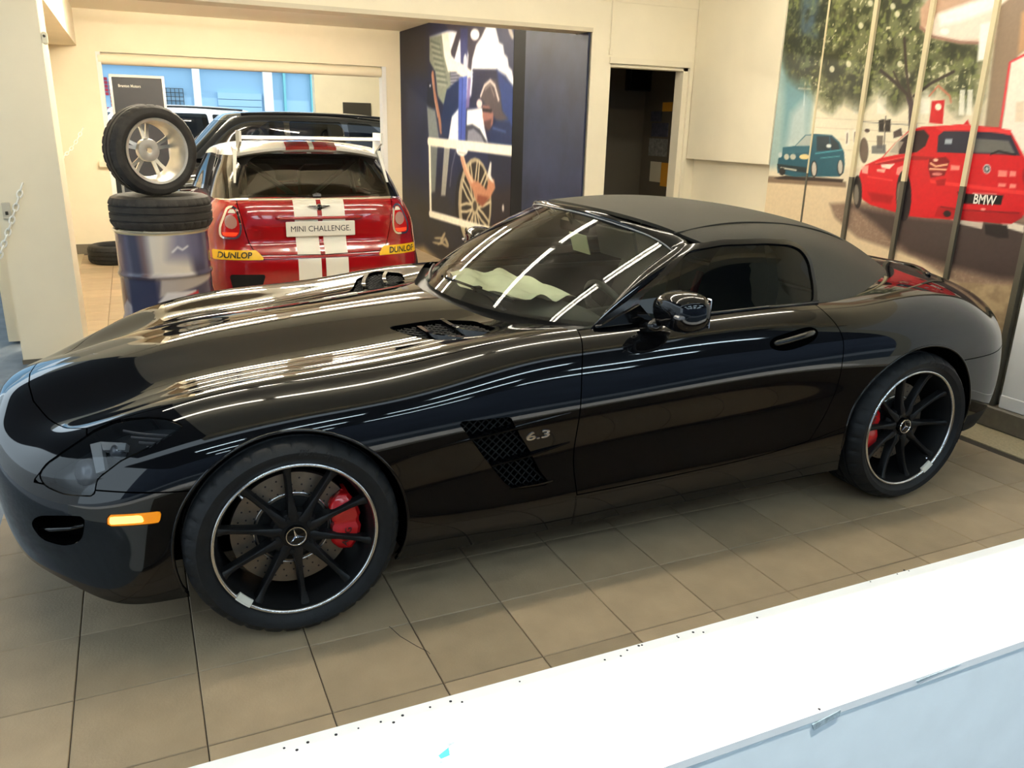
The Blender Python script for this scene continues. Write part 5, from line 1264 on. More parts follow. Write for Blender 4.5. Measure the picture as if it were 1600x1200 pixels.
def make_suv(x, y, zs, paint, label, name):
    T = thing(name, (x+2.4, y, 0), label, 'car')
    S_ = [[1, 0, 0], [0, 1, 0], [0, 0, zs]]
    def p(k, nm_, m, fl=.008):
        k = k.flange(fl, lambda q: abs(q[1]) < 1e-4); k = k.join(k.mirror()); return k.map(S_, (x, y, 0)).build(nm_, m, T)
    ar = lambda V: np.minimum(np.hypot(V[:, 0]-.92, V[:, 2]-.37)-.41, np.hypot(V[:, 0]-3.82, V[:, 2]-.37)-.41)
    p(sb.cut(ar), 'body', paint, .02)
    zl = lambda V: np.interp(V[:, 0], [1.3, 1.9, 2.5, 3.3, 4.1, 4.6], [1.60, 1.615, 1.628, 1.63, 1.595, 1.55])
    p(sg.cut(lambda V: V[:, 2]-zl(V)), 'roof', paint)
    lo = sg.cut(lambda V: zl(V)-V[:, 2]-.003)
    wins = [round_poly([(2.02,1.13),(2.26,1.42),(2.52,1.585),(2.72,1.595),(2.72,1.14)], .03), round_poly([(2.80,1.14),(2.80,1.597),(3.55,1.595),(3.62,1.15)], .03), round_poly([(3.70,1.15),(3.64,1.59),(4.0,1.57),(4.32,1.30),(4.30,1.17)], .03)]
    ws = lambda V: np.minimum(np.minimum(2.35-V[:, 0], (V[:, 0]-1.25)), np.minimum(.70-np.abs(V[:, 1])-.28*(V[:, 2]-1.35), 1.58-V[:, 2]))
    rw = lambda V: np.minimum(V[:, 0]-4.40, np.minimum(.60-np.abs(V[:, 1]), V[:, 2]-1.15))
    fr = lo.cut(neg(ws), neg(rw), *[(lambda V, q=q: np.maximum(-poly_sdf(q, V[:, (0, 2)]), .45-np.abs(V[:, 1]))) for q in wins])
    p(fr, 'pillars', paint)
    p(lo.cut(ws).offset(-.004), 'windscreen', M['glass_dark'], .002); p(lo.cut(rw).offset(-.004), 'rear_window', M['glass_dark'], .002)
    for q in wins:
        for mi in (0, 1):
            kk = lo.cut(lambda V: np.minimum(poly_sdf(q, V[:, (0, 2)]), np.abs(V[:, 1])-.45)).offset(-.004); kk = kk.mirror() if mi else kk
            kk.flange(.002).map(S_, (x, y, 0)).build('side_window', M['glass_dark'], T)
    for q in []: p(lo.cut(lambda V: np.minimum(poly_sdf(q, V[:, (0, 2)]), np.abs(V[:, 1])-.45)).offset(-.004), 'side_window', M['glass_dark'], .002)
    for s in (1, -1):
        b = MB(); b.tube([(x+q, y-s*.60, zs*(1.70-.035*((q-3.1)/1.1)**2)) for q in np.linspace(2.15, 4.2, 16)], .018, 8); b.build('roof_rail', M['black_satin'], T, smooth=True)
        b = MB(); b.box((x+1.88, y-s*1.0, zs*1.14), (.12, .22, .15), bev=.04); b.tube([(x+1.9, y-s*.80, zs*1.10), (x+1.9, y-s*.93, zs*1.12)], .03, 8); b.build('door_mirror', M['black_gloss'] if paint is not M['white_suv'] else M['dark_suv'], T)
        for L in (.92, 3.82):
            b = MB(); b.lathe([(.23, .11), (.34, .115), (.365, .09), (.368, 0), (.365, -.09), (.34, -.115), (.23, -.11)], 48, 'y', (x+L, y-s*.80, .368)); t = b.build('tyre', M['rubber'], T, smooth=True)
            b = MB(); b.lathe([(.235, .10), (.22, .06), (.05, .075), (.0005, .075)], 32, 'y', (x+L, y-s*.80, .368)); b.lathe([(.235, -.10), (.22, -.06), (.05, -.075), (.0005, -.075)], 32, 'y', (x+L, y-s*.80, .368)); b.build('wheel_rim', M['alu'], t, smooth=True)
    b = MB(); b.span((x+.4, y-.75, .25), (x+4.5, y+.75, .45)); b.build('underbody', M['black_deep'], T)
    b = MB(); b.span((x+1.6, y-.70, .8), (x+4.4, y+.70, .9)); b.build('cabin_floor', M['black_matte'], T)
    return T
make_suv(-1.02, 9.95, .985, M['dark_suv'], 'dark graphite estate car behind the window opening, above the red hatchback', 'estate_car')
make_suv(-2.55, 14.1, 1.04, M['white_suv'], 'white off-road wagon with dark windows standing in the blue-lit yard', 'wagon')
# totem sign behind the window
tg = thing('totem_sign', (-.19, 8.25, 0), 'charcoal totem sign with pale frame and small white lettering behind the window opening', 'sign')
b = MB(); b.span((-.475, 8.235, .0), (.095, 8.275, 2.035)); b.build('sign_panel', M['sign_dark'], tg)
for x0, x1, z0, z1 in ((-.50, -.47, 0, 2.06), (.09, .12, 0, 2.06), (-.47, .09, 2.03, 2.06)):
    b = MB(); b.span((x0, 8.225, z0), (x1, 8.285, z1)); b.build('sign_frame', M['alu'], tg)
b = MB(); b.span((-.55, 8.1, 0), (.17, 8.4, .03)); b.build('sign_foot', M['alu'], tg)
b = MB(); text_on(b, 'Branton Motors', .045, ((-.28, 8.2335, 1.93), (1, 0, 0), (0, 0, 1), (0, -1, 0)), width=.25, bold=.0012); b.build('sign_lettering', M['decal_white'], tg)
ws_ = thing('wall_plate', (3.46, 11.99, 1.72), 'small grey plate on the cream wall behind the estate car', 'sign')
b = MB(); b.span((3.21, 11.97, 1.66), (3.72, 12.0, 1.91)); b.build('plate', M['steel_dark'], ws_)
# red dotted emblem on the yard wall
dt = thing('dot_emblem', (-.78, 16.98, 1.60), 'pink and red dot-matrix emblem on the pale yard wall', 'sign')
pat = ["..##.....", "#####....", "######...", "..####...", "###.##...", "###.##...", "###..#...", "###..#...", "###..#...", "######...", ".#####...", "######..."]
db = MB()
for j, row in enumerate(pat):
    for i, ch in enumerate(row):
        if ch == '#': db.box((-1.02+i*.085, 16.985, 2.40-j*.075), (.062, .02, .058))
tag(db.build('dots', M['red_dot'], dt), kind='stuff')
# ================================================================ chains on the pillar
def chain(name, P0, P1, sag, n, loc, label):
    T = thing(name, loc, label, 'chain'); me = None
    for i in range(n):
        t = (i+.5)/n; p = np.array(P0)*(1-t)+np.array(P1)*t-np.array([0, 0, sag])*4*t*(1-t)
        q = np.array(P0)*(1-t-.01)+np.array(P1)*(t+.01)-np.array([0, 0, sag])*4*(t+.01)*(1-t-.01); d = Vector(q-p).normalized()
        side = d.cross(Vector((0, 1, 0))).normalized(); oth = d.cross(side)
        s_ = side if i % 2 else oth
        b = MB(); b.tube([Vector(p)+d*.026*math.cos(a)+s_*.015*math.sin(a) for a in np.linspace(0, 2*PI, 11)[:-1]], .0055, 5, closed=True)
        b.build('chain_link', M['plastic_white'], T, smooth=True)
    b = MB(); b.tube([(P0[0], P0[1]+.03, P0[2]), (P0[0], P0[1], P0[2])], .006, 6); b.build('hook', M['alu'], T)
    return T
chain('barrier_chain', (-.985, 2.715, 1.165), (-1.50, 2.715, .20), .10, 32, (-.985, 2.73, 1.165), 'white plastic barrier chain hanging off the front of the cream pillar')
chain('barrier_chain', (-.80, 7.2, 1.45), (-1.10, 7.0, 1.1), .06, 12, (-.80, 7.2, 1.45), 'white plastic chain end behind the cream pillar near the back wall')
sw = thing('switch_plate', (-1.095, 2.72, 1.0), 'small grey switch box on the left edge of the cream pillar', 'switch')
b = MB(); b.box((-1.095, 2.722, 1.0), (.045, .016, .10), bev=.004); so_ = b.build('switch_box', mat('switch_grey', srgb(190, 184, 166), .5), sw)
b = MB(); b.box((-1.095, 2.712, .985), (.016, .008, .022), bev=.002); b.build('switch_rocker', M['steel_dark'], sw)
br = thing('pipe_bracket', (-.765, 2.75, 2.02), 'cream bracket high on the corner of the pillar', 'bracket')
b = MB(); b.box((-.752, 2.75, 2.02), (.03, .06, .07), bev=.008); b.build('bracket_plate', M['cream_trim'], br); b = MB(); b.lathe([(.0005, .01), (.008, .01), (.008, 0)], 8, 'y', (-.752, 2.718, 2.03)); b.build('bracket_screw', M['steel_dark'], br)
# ================================================================ wall prints
# ---- street mural on the right wall (x = 4), five panels between vertical joint strips
MX = 3.985
def cm(u, v): q = on_plane(u, v, 'x', MX); return (-q[1], q[2])
YS = [1.625, 1.232, .818, .405, -.005, -.43]
c = Canvas(-YS[0], -YS[-1], .13, 2.90, .0066, (226, 214, 186), cm)
n_a = c.noise(.16, 4, 11); n_b = c.noise(.05, 3, 12); n_c = c.noise(.02, 2, 13)
# facade of the house across the street
c.poly([(1262,120),(1450,110),(1450,262),(1262,262)], (236, 226, 198), 1, .02)
for v in (190, 205, 222, 238): c.line([(1275, v-6), (1445, v+3)], .006, (206, 190, 160), .7)
for u in (1335, 1372, 1440, 1500): c.poly([(u, 140), (u+14, 140), (u+12, 178), (u-2, 178)], (246, 240, 222), .9)
# teal haze down the left side
c.poly([(1180,-60),(1300,-60),(1275,120),(1258,262),(1180,262)], (150, 178, 176), .9, .06)
c.poly([(1228,60),(1275,70),(1262,210),(1222,232)], (96, 142, 152), .8, .08)
c.poly([(1236,178),(1262,150),(1262,262),(1222,262)], (206, 214, 206), .7, .08)
c.line([(1248,138),(1268,139)], .012, (232, 238, 234), .9); c.line([(1258,128),(1256,165)], .008, (222, 232, 230), .8)
# foliage
F1 = c.mask([(1225,-80),(1445,-80),(1440,40),(1540,66),(1530,150),(1500,172),(1470,140),(1440,138),(1400,168),(1372,140),(1345,166),(1318,150),(1300,170),(1282,160),(1268,140),(1236,120),(1222,80)], .12)
leaf = np.clip((n_a-.30)*6, 0, 1)*F1
c.blend(np.clip(F1*1.1, 0, 1), (86, 92, 56), .86)
c.blend(F1*np.clip((n_b-.45)*5, 0, 1), (52, 58, 36), .9)
c.blend(F1*np.clip((n_a-.52)*6, 0, 1), (38, 42, 28), .8)
c.blend(F1*np.clip((n_c-.66)*8, 0, 1)*np.clip((.62-n_a)*6, 0, 1), (214, 208, 170), .85)
c.blend(F1*np.clip((c.noise(.03, 2, 21)-.62)*7, 0, 1), (120, 128, 74), .8)
dk = c.mask([(1228,-80),(1300,-80),(1290,60),(1262,120),(1232,100)], .08); c.blend(dk*np.clip((n_b-.35)*4, 0, 1), (38, 46, 40), .8)
c.blend(c.mask([(1255,-60),(1280,-60),(1278,60),(1250,55)], .05)*np.clip((n_a-.45)*5, 0, 1), (74, 98, 116), .85)
for u, v in [(1360,5),(1368,20),(1395,10),(1402,22),(1326,100),(1345,40),(1406,100),(1418,118),(1300,108)]: c.ell((u, v), 4, 5, (226, 222, 190), .8)
# trunk and boughs
c.line([(1424,205),(1424,165),(1420,150)], .040, (66, 52, 58)); c.line([(1420,150),(1400,130),(1376,110)], .022, (52, 42, 38)); c.line([(1422,155),(1416,110),(1413,60)], .020, (58, 48, 40)); c.line([(1428,150),(1455,130),(1490,112)], .018, (52, 42, 36)); c.line([(1410,142),(1396,112)], .012, (52, 42, 36))
c.line([(1431,205),(1431,150)], .010, (96, 92, 150), .8)
# shop canopy, lamp, pier, lit window on the right
c.poly([(1438,14),(1450,0),(1470,-40),(1640,-60),(1640,66),(1500,68),(1452,58),(1438,44)], (196, 160, 132), 1, .02)
c.poly([(1446,44),(1462,24),(1520,4),(1600,-30),(1640,-30),(1640,62),(1500,64),(1456,56)], (240, 222, 204), 1, .03)
c.poly([(1465,22),(1520,2),(1575,-10),(1560,12),(1500,34),(1470,40)], (255, 252, 244), 1, .03)
c.line([(1438,42),(1456,57),(1500,66),(1545,68)], .014, (150, 110, 96), .9)
c.ell((1476,49), 7, 5, (255, 250, 235)); c.poly([(1532,38),(1556,32),(1548,92),(1527,96)], (255, 252, 240), 1, .015)
c.poly([(1562,10),(1600,-20),(1640,-20),(1640,40),(1590,88),(1565,205),(1538,205),(1550,100)], (142, 120, 98), 1, .015)
c.poly([(1596,20),(1640,-10),(1640,60),(1590,84)], (186, 144, 104), 1, .02)
c.line([(1600,86),(1578,98),(1562,205)], .014, (214, 60, 66)); c.poly([(1580,98),(1640,70),(1640,240),(1590,235),(1565,205)], (250, 240, 220), 1, .01)
c.poly([(1588,160),(1600,158),(1600,190),(1586,190)], (232, 208, 178), .8, .01)
for u in (1500, 1512): c.poly([(u,140),(u+8,140),(u+6,180),(u-2,180)], (250, 246, 230), .8)
# red phone-box sign, gable, traffic lights, people
c.line([(1452,150),(1466,134),(1484,150),(1486,160)], .010, (188, 110, 84)); c.poly([(1456,158),(1476,156),(1473,194),(1452,192)], (198, 24, 34), 1); c.ell((1466,167), 5, 5.5, (250, 236, 210))
for u in (1378, 1388): c.poly([(u-5,188),(u+4,186),(u+3,206),(u-5,206)], (38, 34, 32))
c.line([(1384,182),(1381,235)], .007, (60, 54, 50)); c.poly([(1370,212),(1380,212),(1379,232),(1370,232)], (92, 82, 72), .9)
for u, h in ((1320,205),(1332,203)): c.poly([(u,h),(u+7,h-3),(u+8,h+20),(u+1,h+24)], (240, 232, 212)); c.line([(u+4, h+4), (u+3, h+18)], .010, (96, 78, 70))
c.ell((1355,204), 4, 3, (60, 44, 40)); c.ell((1350,235), 7, 20, (98, 82, 70)); c.poly([(1362,228),(1384,226),(1384,240),(1362,240)], (84, 86, 88), .8); c.poly([(1396,206),(1408,200),(1410,212),(1396,216)], (58, 44, 44), .9)
c.line([(1344,190),(1430,196)], .004, (70, 64, 60), .8)
# road and pavement
road = [(1180,278),(1214,280),(1318,290),(1325,296),(1700,290),(1700,760),(1180,760)]
c.poly(road, (222, 200, 164), 1, .012)
c.poly([(1180,274),(1216,276),(1322,284),(1322,293),(1216,286),(1180,284)], (110, 88, 70), .8, .012)
c.poly([(1296,318),(1340,316),(1700,300),(1700,470),(1500,446),(1430,402),(1340,372),(1304,340)], (140, 116, 98), 1, .03)
gr = c.mask([(1296,318),(1340,316),(1700,300),(1700,470),(1500,446),(1430,402),(1340,372),(1304,340)], .03); c.blend(gr*np.clip((c.noise(.012, 2, 31)-.5)*3, 0, 1), (168, 146, 124), .6)
c.poly([(1470,440),(1700,452),(1700,760),(1440,760)], (174, 152, 118), 1, .02); c.blend(c.mask([(1470,440),(1700,452),(1700,760),(1440,760)], .02)*np.clip((n_b-.45)*4, 0, 1), (140, 118, 92), .7)
c.poly([(1540,600),(1700,560),(1700,760),(1500,760)], (70, 56, 46), .9, .08)
c.poly([(1332,322),(1420,338),(1460,342),(1600,352),(1700,372),(1700,440),(1560,436),(1470,412),(1420,396),(1370,352)], (62, 50, 48), .92, .05)
c.poly([(1556,342),(1600,352),(1600,364),(1572,356)], (238, 226, 206), .9); c.poly([(1480,340),(1536,346),(1534,358),(1500,350)], (226, 212, 192), .8)
# teal compact car
c.poly([(1210,278),(1228,274),(1318,280),(1316,285),(1216,280)], (44, 32, 28), .95, .01)
c.poly([(1214,262),(1216,248),(1224,238),(1234,230),(1242,228),(1258,211),(1274,209),(1300,211),(1312,222),(1319,238),(1320,256),(1318,270),(1312,276),(1240,276),(1222,272),(1215,270)], (30, 84, 100))
c.poly([(1243,228),(1259,212),(1270,211),(1268,228)], (172, 180, 172)); c.poly([(1276,213),(1298,213),(1310,224),(1312,234),(1276,236)], (26, 46, 56)); c.line([(1296,212),(1298,236)], .006, (40, 100, 116))
c.poly([(1223,230),(1244,228),(1268,229),(1262,238),(1222,240)], (40, 96, 112)); c.line([(1274,240),(1316,234)], .008, (74, 160, 172), .9); c.line([(1282,247),(1312,244)], .006, (104, 180, 186), .7)
c.ell((1229,245), 4, 4.5, (186, 186, 168)); c.ell((1239,245), 4.5, 4.5, (186, 186, 168)); c.ell((1257,245), 8, 4, (246, 214, 150)); c.ell((1219,242), 3, 4, (196, 206, 200))
c.poly([(1214,256),(1262,262),(1260,270),(1216,264)], (30, 42, 46)); c.line([(1220,262),(1244,266)], .010, (206, 202, 186)); c.ell((1295,228), 4, 3, (214, 220, 214))
for u, v, a, b_ in ((1222,268,5,6),(1272,264,5,13),(1313,262,5,12)): c.ell((u, v), a, b_, (28, 24, 24))
for u, v in ((1272,264),(1313,261)): c.ell((u, v), 3.6, 11, (190, 184, 172))
# red hatchback of the mural
RC = (208, 22, 32)
c.poly([(1338,288),(1345,266),(1352,258),(1378,246),(1398,224),(1420,204),(1440,198),(1500,195),(1560,199),(1580,206),(1592,228),(1600,244),(1612,262),(1612,300),(1600,336),(1580,350),(1500,344),(1440,340),(1420,338),(1400,332),(1360,320),(1348,312)], RC)
c.poly([(1380,246),(1400,222),(1420,206),(1424,206),(1424,238),(1400,242)], (210, 196, 168)); c.poly([(1404,222),(1424,205),(1444,203),(1452,212),(1446,228),(1432,238),(1404,241)], (42, 26, 30)); c.poly([(1390,238),(1404,220),(1412,222),(1402,240)], (172, 162, 146), .8)
c.poly([(1466,212),(1476,204),(1560,207),(1580,212),(1594,243),(1560,241),(1464,238)], (38, 40, 56)); c.poly([(1520,216),(1576,220),(1586,240),(1520,238)], (126, 124, 112), .75); c.poly([(1477,217),(1488,217),(1487,225),(1476,225)], (176, 188, 196), .9); c.line([(1548,241),(1560,236),(1586,242)], .010, (28, 24, 26))
c.poly([(1462,199),(1500,194),(1580,203),(1578,210),(1520,203),(1470,205)], (224, 52, 54)); c.poly([(1506,194),(1512,187),(1516,196)], RC)
c.poly([(1366,256),(1420,243),(1460,246),(1446,250),(1420,250),(1378,258)], (150, 10, 18), .9); c.line([(1368,255),(1425,243)], .008, (240, 96, 88), .8)
c.poly([(1376,257),(1398,256),(1390,264),(1378,262)], (252, 236, 214), .95); c.poly([(1370,264),(1384,264),(1382,270),(1370,268)], (250, 200, 178), .85); c.poly([(1346,260),(1357,258),(1356,272),(1347,270)], (246, 190, 172), .8); c.poly([(1402,262),(1412,258),(1410,276),(1400,272)], (244, 170, 156), .75)
c.line([(1356,276),(1394,282)], .008, (240, 84, 78), .7); c.poly([(1356,300),(1396,306),(1392,318),(1362,314)], (150, 10, 18), .7, .02)
c.ell((1340,300), 7, 26, (34, 28, 26)); c.ell((1338,304), 4, 16, (120, 112, 100)); c.ell((1412,306), 12, 40, (34, 26, 28)); c.ell((1406,310), 5, 26, (118, 106, 92))
c.poly([(1452,248),(1478,245),(1484,252),(1476,274),(1454,278),(1450,262)], (128, 16, 22)); c.line([(1454,255),(1462,260),(1480,257)], .010, (255, 196, 150)); c.line([(1453,264),(1478,265)], .010, (255, 190, 150)); c.ell((1462,250), 4, 2.5, (252, 196, 170)); c.ell((1464,272), 8, 2.5, (232, 150, 140), .8)
c.poly([(1452,280),(1480,284),(1600,298),(1612,296),(1612,306),(1560,300),(1484,290),(1454,286)], (238, 60, 56), .75); c.poly([(1462,282),(1478,279),(1476,290),(1464,290)], (150, 8, 16), .8)
for u, v, w_, h_ in ((1560,266,14,10),(1578,267,10,9),(1560,286,12,6),(1578,287,10,7),(1486,258,14,8)): c.poly([(u,v),(u+w_,v+1),(u+w_-1,v+h_),(u-1,v+h_)], (250, 168, 148), .8)
c.ell((1542,264), 6, 7.5, (196, 200, 196)); c.ell((1542,264), 4.2, 5.4, (34, 40, 48)); c.poly([(1542,260),(1545,264),(1542,268),(1539,264)], (210, 222, 222), .9)
c.poly([(1496,300),(1512,303),(1568,305),(1564,320),(1502,318)], (16, 14, 14)); c.line([(1520,302),(1556,304)], .006, (240, 200, 184), .8)
c.poly([(1466,322),(1500,330),(1592,334),(1596,330),(1598,340),(1580,350),(1500,344),(1460,338)], (168, 14, 22), .8); c.line([(1470,323),(1500,328),(1592,333)], .007, (96, 10, 14), .9); c.ell((1480,334), 6, 5, (30, 20, 22)); c.ell((1536,327), 4, 2, (255, 190, 170), .8)
c.poly([(1538,350),(1574,352),(1576,372),(1560,372),(1540,366)], (36, 28, 26)); c.ell((1605,275), 8, 16, (150, 20, 26), .8)
# panels
c.C *= (.97+.06*c.noise(.015, 2, 78))[..., None]
mural = thing('street_mural', (4.0, .6, .13), 'large printed street mural with a red and a teal car, right wall', 'mural')
fnm = lambda a, b_: np.stack([np.full_like(a, MX), -a, b_], 1)
idx = [int(round((-y-c.a0)/(c.a1-c.a0)*c.na)) for y in YS]
for i in range(5): c.sheet('mural_panel', M['print'], fnm, idx[i], idx[i+1], mural, back=(.05, 0, 0))
for i, y in enumerate(YS[1:]):
    wd = (.014, .030, .030, .030, .034)[i]; pr = (.004, .020, .020, .020, .010)[i]
    b = MB(); b.span((MX-pr, y-wd/2, .13), (MX+.03, y+wd/2, 1.312)); b.build('joint_strip', M['strip_dark'], mural)  # dark below, cream above: the metal's reflections put into the colour
    b = MB(); b.span((MX-pr, y-wd/2, 1.312), (MX+.03, y+wd/2, 2.9)); b.build('joint_strip', M['strip_pale'] if i < 4 else M['strip_dark'], mural)
b = MB(); P0 = on_plane(1521, 312, 'x', MX); P1 = on_plane(1556, 314, 'x', MX)
text_on(b, 'BMW', .075, ((MX-.0015, (P0[1]+P1[1])/2, (P0[2]+P1[2])/2), (0, -1, 0), (0, 0, 1), (-1, 0, 0)), width=abs(P0[1]-P1[1]), bold=.0015); b.build('plate_lettering', M['decal_white'], mural)
# ---- workshop poster on the alcove wall (x = 3)
PX = 2.968
def cp(u, v): q = on_plane(u, v, 'x', PX); return (-q[1], q[2])
c = Canvas(-7.64, -4.06, .0, 2.70, .0105, (44, 48, 76), cp)
n_a = c.noise(.5, 4, 41)
c.poly([(600,290),(820,290),(820,460),(600,460)], (60, 54, 46), .9, .5); c.blend(np.clip(n_a*1.6-.5, 0, 1), (54, 62, 104), .5)
c.poly([(625,30),(668,30),(668,120),(625,110)], (66, 58, 54), .6, .25)
# bright workshop behind
c.poly([(671,58),(700,48),(722,42),(803,36),(804,140),(790,118),(776,110),(740,110),(736,150),(704,170),(700,150),(704,112),(690,84)], (232, 236, 246), 1, .04)
c.poly([(690,30),(808,24),(808,42),(760,40),(752,58),(744,70),(738,92),(735,122),(730,122),(732,86),(726,60),(718,62),(710,92),(703,84),(714,50),(700,46)], (78, 74, 88), 1, .025)
c.poly([(719,44),(731,44),(730,118),(720,112)], (74, 80, 124), .95, .02); c.ell((742,54), 7, 9, (244, 244, 248)); c.ell((727,98), 3, 14, (236, 238, 246), .8)
c.poly([(774,40),(780,66),(786,70),(788,84),(793,90),(795,104),(800,110),(803,128),(808,132),(808,30)], (62, 66, 96), .95, .02); c.ell((798,50), 3, 12, (206, 200, 196), .9, -.3)
for k in range(9): c.line([(739, 110+6.4*k), (777+.8*min(k, 4), 110+6.4*k+1)], .030, (60, 60, 80), .92)
for k in range(5): c.line([(701, 114+5*k), (722, 113+5*k)], .024, (58, 58, 78), .85)
c.poly([(776,109),(806,140),(806,232),(790,226),(782,150)], (54, 74, 128), 1, .05)
# mechanic at the back: sleeve with folds, forearm, trousers
c.poly([(671,58),(690,54),(703,108),(704,132),(694,166),(684,150),(680,112),(671,96)], (140, 146, 136), 1, .03)
for k in range(8): c.line([(673+1.5*k, 64+9*k), (688+1.6*k, 70+8.5*k)], .018, (92, 100, 94), .75); c.line([(673+1.5*k, 68+9*k), (686+1.6*k, 74+8.5*k)], .012, (196, 200, 188), .6)
c.poly([(690,52),(700,50),(706,92),(722,100),(736,110),(736,120),(726,124),(712,112),(700,112),(694,88)], (234, 232, 226), 1, .02)
c.line([(676,116),(679,146),(686,182),(689,204)], .085, (168, 128, 108)); c.line([(675,118),(678,150),(684,182)], .03, (206, 168, 146), .8)
c.poly([(668,128),(676,134),(680,168),(670,172),(667,160)], (32, 36, 54), .95, .02); c.poly([(667,166),(680,172),(686,216),(670,216)], (150, 158, 154), .85, .04); c.ell((672,134), 1.2, 2, (240, 240, 244))
c.poly([(698,140),(722,120),(720,214),(704,220),(690,206),(690,180)], (38, 54, 92), 1, .03); c.poly([(717,122),(730,118),(727,221),(715,221)], (86, 104, 176), .95, .02); c.line([(723,122),(720,220)], .02, (52, 66, 128), .9); c.poly([(731,122),(736,122),(733,168),(728,170)], (132, 116, 160), .9, .02)
c.poly([(706,182),(716,170),(716,221),(700,221)], (228, 234, 244), 1, .03); c.poly([(730,172),(754,168),(757,200),(762,222),(728,221)], (236, 240, 248), 1, .03)
c.poly([(728,196),(738,194),(750,202),(762,224),(728,222)], (70, 72, 86), .95, .02); c.poly([(731,204),(740,201),(752,212),(757,224),(730,222)], (150, 152, 166), .9, .02)
# mechanic in front: hair, face with glasses, dark shirt
c.poly([(750,152),(756,132),(766,123),(775,126),(782,146),(784,172),(794,186),(778,192),(768,176),(756,160)], (92, 84, 88), 1, .03); c.line([(751,150),(757,134),(766,126),(773,134),(779,156)], .035, (214, 206, 204), .9); c.line([(758,140),(766,132),(772,150)], .02, (150, 140, 140), .8)
c.poly([(754,164),(764,166),(771,178),(770,194),(764,204),(757,196),(754,182)], (156, 118, 112), 1, .02); c.poly([(753,169),(769,171),(768,176),(754,174)], (34, 30, 40), 1, .01); c.poly([(756,190),(768,186),(766,204),(759,204)], (84, 66, 70), .8, .02); c.ell((749,162), 4.5, 7, (220, 206, 208))
c.poly([(776,188),(796,190),(804,206),(804,234),(768,230),(764,206)], (44, 58, 96), 1, .03); c.line([(770,200),(790,206)], .02, (110, 128, 170), .6)
c.poly([(762,238),(803,240),(803,370),(770,362),(764,330),(774,290),(764,262)], (44, 46, 66), 1, .04); c.poly([(766,300),(803,290),(803,400),(772,400)], (56, 48, 50), .9, .12)
# left strip: trouser leg, belt ends
c.poly([(672,226),(684,226),(680,300),(673,302)], (150, 156, 148), .8, .04); c.poly([(694,230),(703,230),(696,306),(689,306)], (176, 176, 168), .9, .02); c.line([(712,236),(706,262),(703,290)], .035, (120, 120, 130), .8)
# alloy wheel with crossed spokes
c.ell((733,316), 22, 60, (40, 38, 40)); c.ell((742,318), 26, 72, (176, 166, 144)); c.ell((743,318), 22, 65, (58, 52, 48))
for k in range(10):
    q = k*2*PI/10+.2; p0 = (742+4*math.cos(q), 322+11*math.sin(q))
    for dq in (-.24, .24): c.line([p0, (742+13*math.cos(q+dq*.6), 320+38*math.sin(q+dq*.6)), (743+23*math.cos(q+dq), 318+67*math.sin(q+dq))], .032, (204, 194, 168))
c.ell((742,322), 5.5, 14, (190, 180, 156)); c.ell((742,322), 3, 8, (80, 72, 62))
# bare arm with white glove
c.line([(722,246),(727,264),(735,282),(748,300)], .105, (196, 158, 134)); c.line([(724,246),(729,264),(738,284)], .04, (226, 194, 170), .8)
c.poly([(735,288),(746,282),(760,296),(764,278),(772,280),(774,294),(764,312),(752,322),(744,314)], (190, 144, 118), 1, .025); c.poly([(746,304),(764,308),(754,323),(745,315)], (138, 86, 68), .85, .03)
c.ell((722,235), 9, 9, (240, 240, 236)); c.line([(716,238),(728,240)], .02, (180, 180, 178), .8); c.line([(718,232),(729,233)], .015, (196, 196, 194), .8)
c.poly([(761,274),(766,252),(768,254),(767,274),(772,286),(766,282)], (226, 224, 218), .95, .015)
# white frame drawn over the picture, splashes
for seg, wd in (([(670,221),(802,236)], .10), ([(672,334),(800,371)], .085), ([(671,221),(673,334)], .075), ([(802,236),(800,371)], .05)): c.line(seg, wd, (244, 240, 226))
for u, v, a in ((686,372,0),(694,382,.6),(690,378,-.7),(698,378,1.2),(683,380,.2),(692,370,-1.1)): c.ell((u, v), 8, 2.0, (190, 178, 152), .9, a)
c.ell((786,325), 1.6, 6, (226, 222, 214), .9)
c.poly([(600,392),(662,384),(700,420),(600,460)], (186, 166, 128), .9, .10)
poster = thing('workshop_poster', (2.99, 5.2, 0), 'dark blue workshop poster of a mechanic fitting an alloy wheel, beside the red hatchback', 'poster')
fnp = lambda a, b_: np.stack([np.full_like(a, PX), -a, b_], 1)
g_ = c.noise(.03, 2, 77); c.blur(1); c.C = 255*(np.clip(c.C, 0, 255)/255)**1.3*(.95+.1*g_)[..., None]
c.sheet('poster_print', M['print_matte'], fnp, parent=poster, back=(.015, 0, 0))
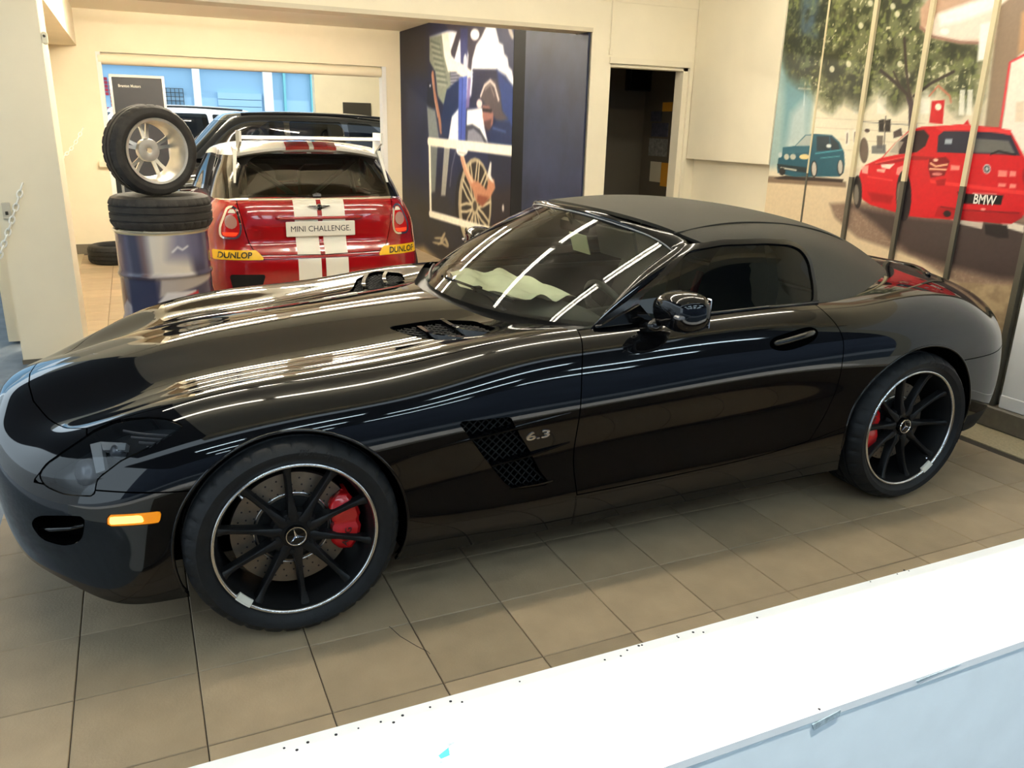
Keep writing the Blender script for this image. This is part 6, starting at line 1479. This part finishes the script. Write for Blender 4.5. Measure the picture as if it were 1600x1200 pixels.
b = MB(); b.span((2.968, 3.80, 0), (2.985, 4.055, 2.44)); b.build('poster_border', M['navy_black'], poster)
b = MB(); b.prism([(2.665, 0), (3.80, 0), (3.80, 2.44), (2.868, 2.44), (2.868, 2.282), (2.665, 2.282)], ((2.968, 0, 0), (0, 1, 0), (0, 0, 1), (1, 0, 0)), 0, .017); b.build('poster_side_panel', M['navy'], poster)
# ---- notices in the store room behind the door
def sheet_on_x(name, u0, v0, u1, v1, m, label, cat='notice'):
    p0 = on_plane(u0, v0, 'x', 4.297); p1 = on_plane(u1, v1, 'x', 4.297)
    y0, y1 = sorted((p0[1], p1[1])); z0, z1 = sorted((p0[2], p1[2]))
    T = thing(name, (4.299, (y0+y1)/2, z0), label, cat); b = MB(); b.span((4.294, y0, z0), (4.30, y1, z1)); b.build('sheet', m, T)
dk1 = mat('notice_dark', srgb(60, 60, 74), .5, noise=.5, nscale=25); or1 = mat('notice_orange', srgb(214, 150, 40), .6); pp = mat('notice_pale', srgb(200, 192, 168), .7); gy = mat('notice_grey', srgb(120, 118, 112), .6, noise=.4, nscale=30)
sheet_on_x('notice', 1018, 174, 1033, 190, dk1, 'small dark notice at the top of the store room wall')
sheet_on_x('notice', 1019, 192, 1043, 214, dk1, 'wide dark photo notice on the store room wall, below the orange note')
sheet_on_x('notice', 1015, 216, 1041, 245, gy, 'largest grey photo sheet on the store room wall')
sheet_on_x('notice', 1036, 160, 1050, 174, or1, 'upper orange note on the store room wall')
sheet_on_x('notice', 1034, 254, 1043, 292, or1, 'lower orange strip note on the store room wall')
sheet_on_x('notice', 1017, 252, 1031, 285, pp, 'pale paper notice low on the store room wall')
bx = thing('wall_cabinet', (4.15, 3.84, 1.93), 'dark box hanging high in the store room behind the door', 'cabinet')
b = MB(); b.span((4.06, 3.76, 1.93), (4.30, 3.85, 2.15), bev=.008); bo = b.build('cabinet_body', M['black_satin'], bx); b = MB(); b.span((4.075, 3.752, 1.945), (4.285, 3.762, 2.135)); b.build('cabinet_door', M['black_gloss'], bx)
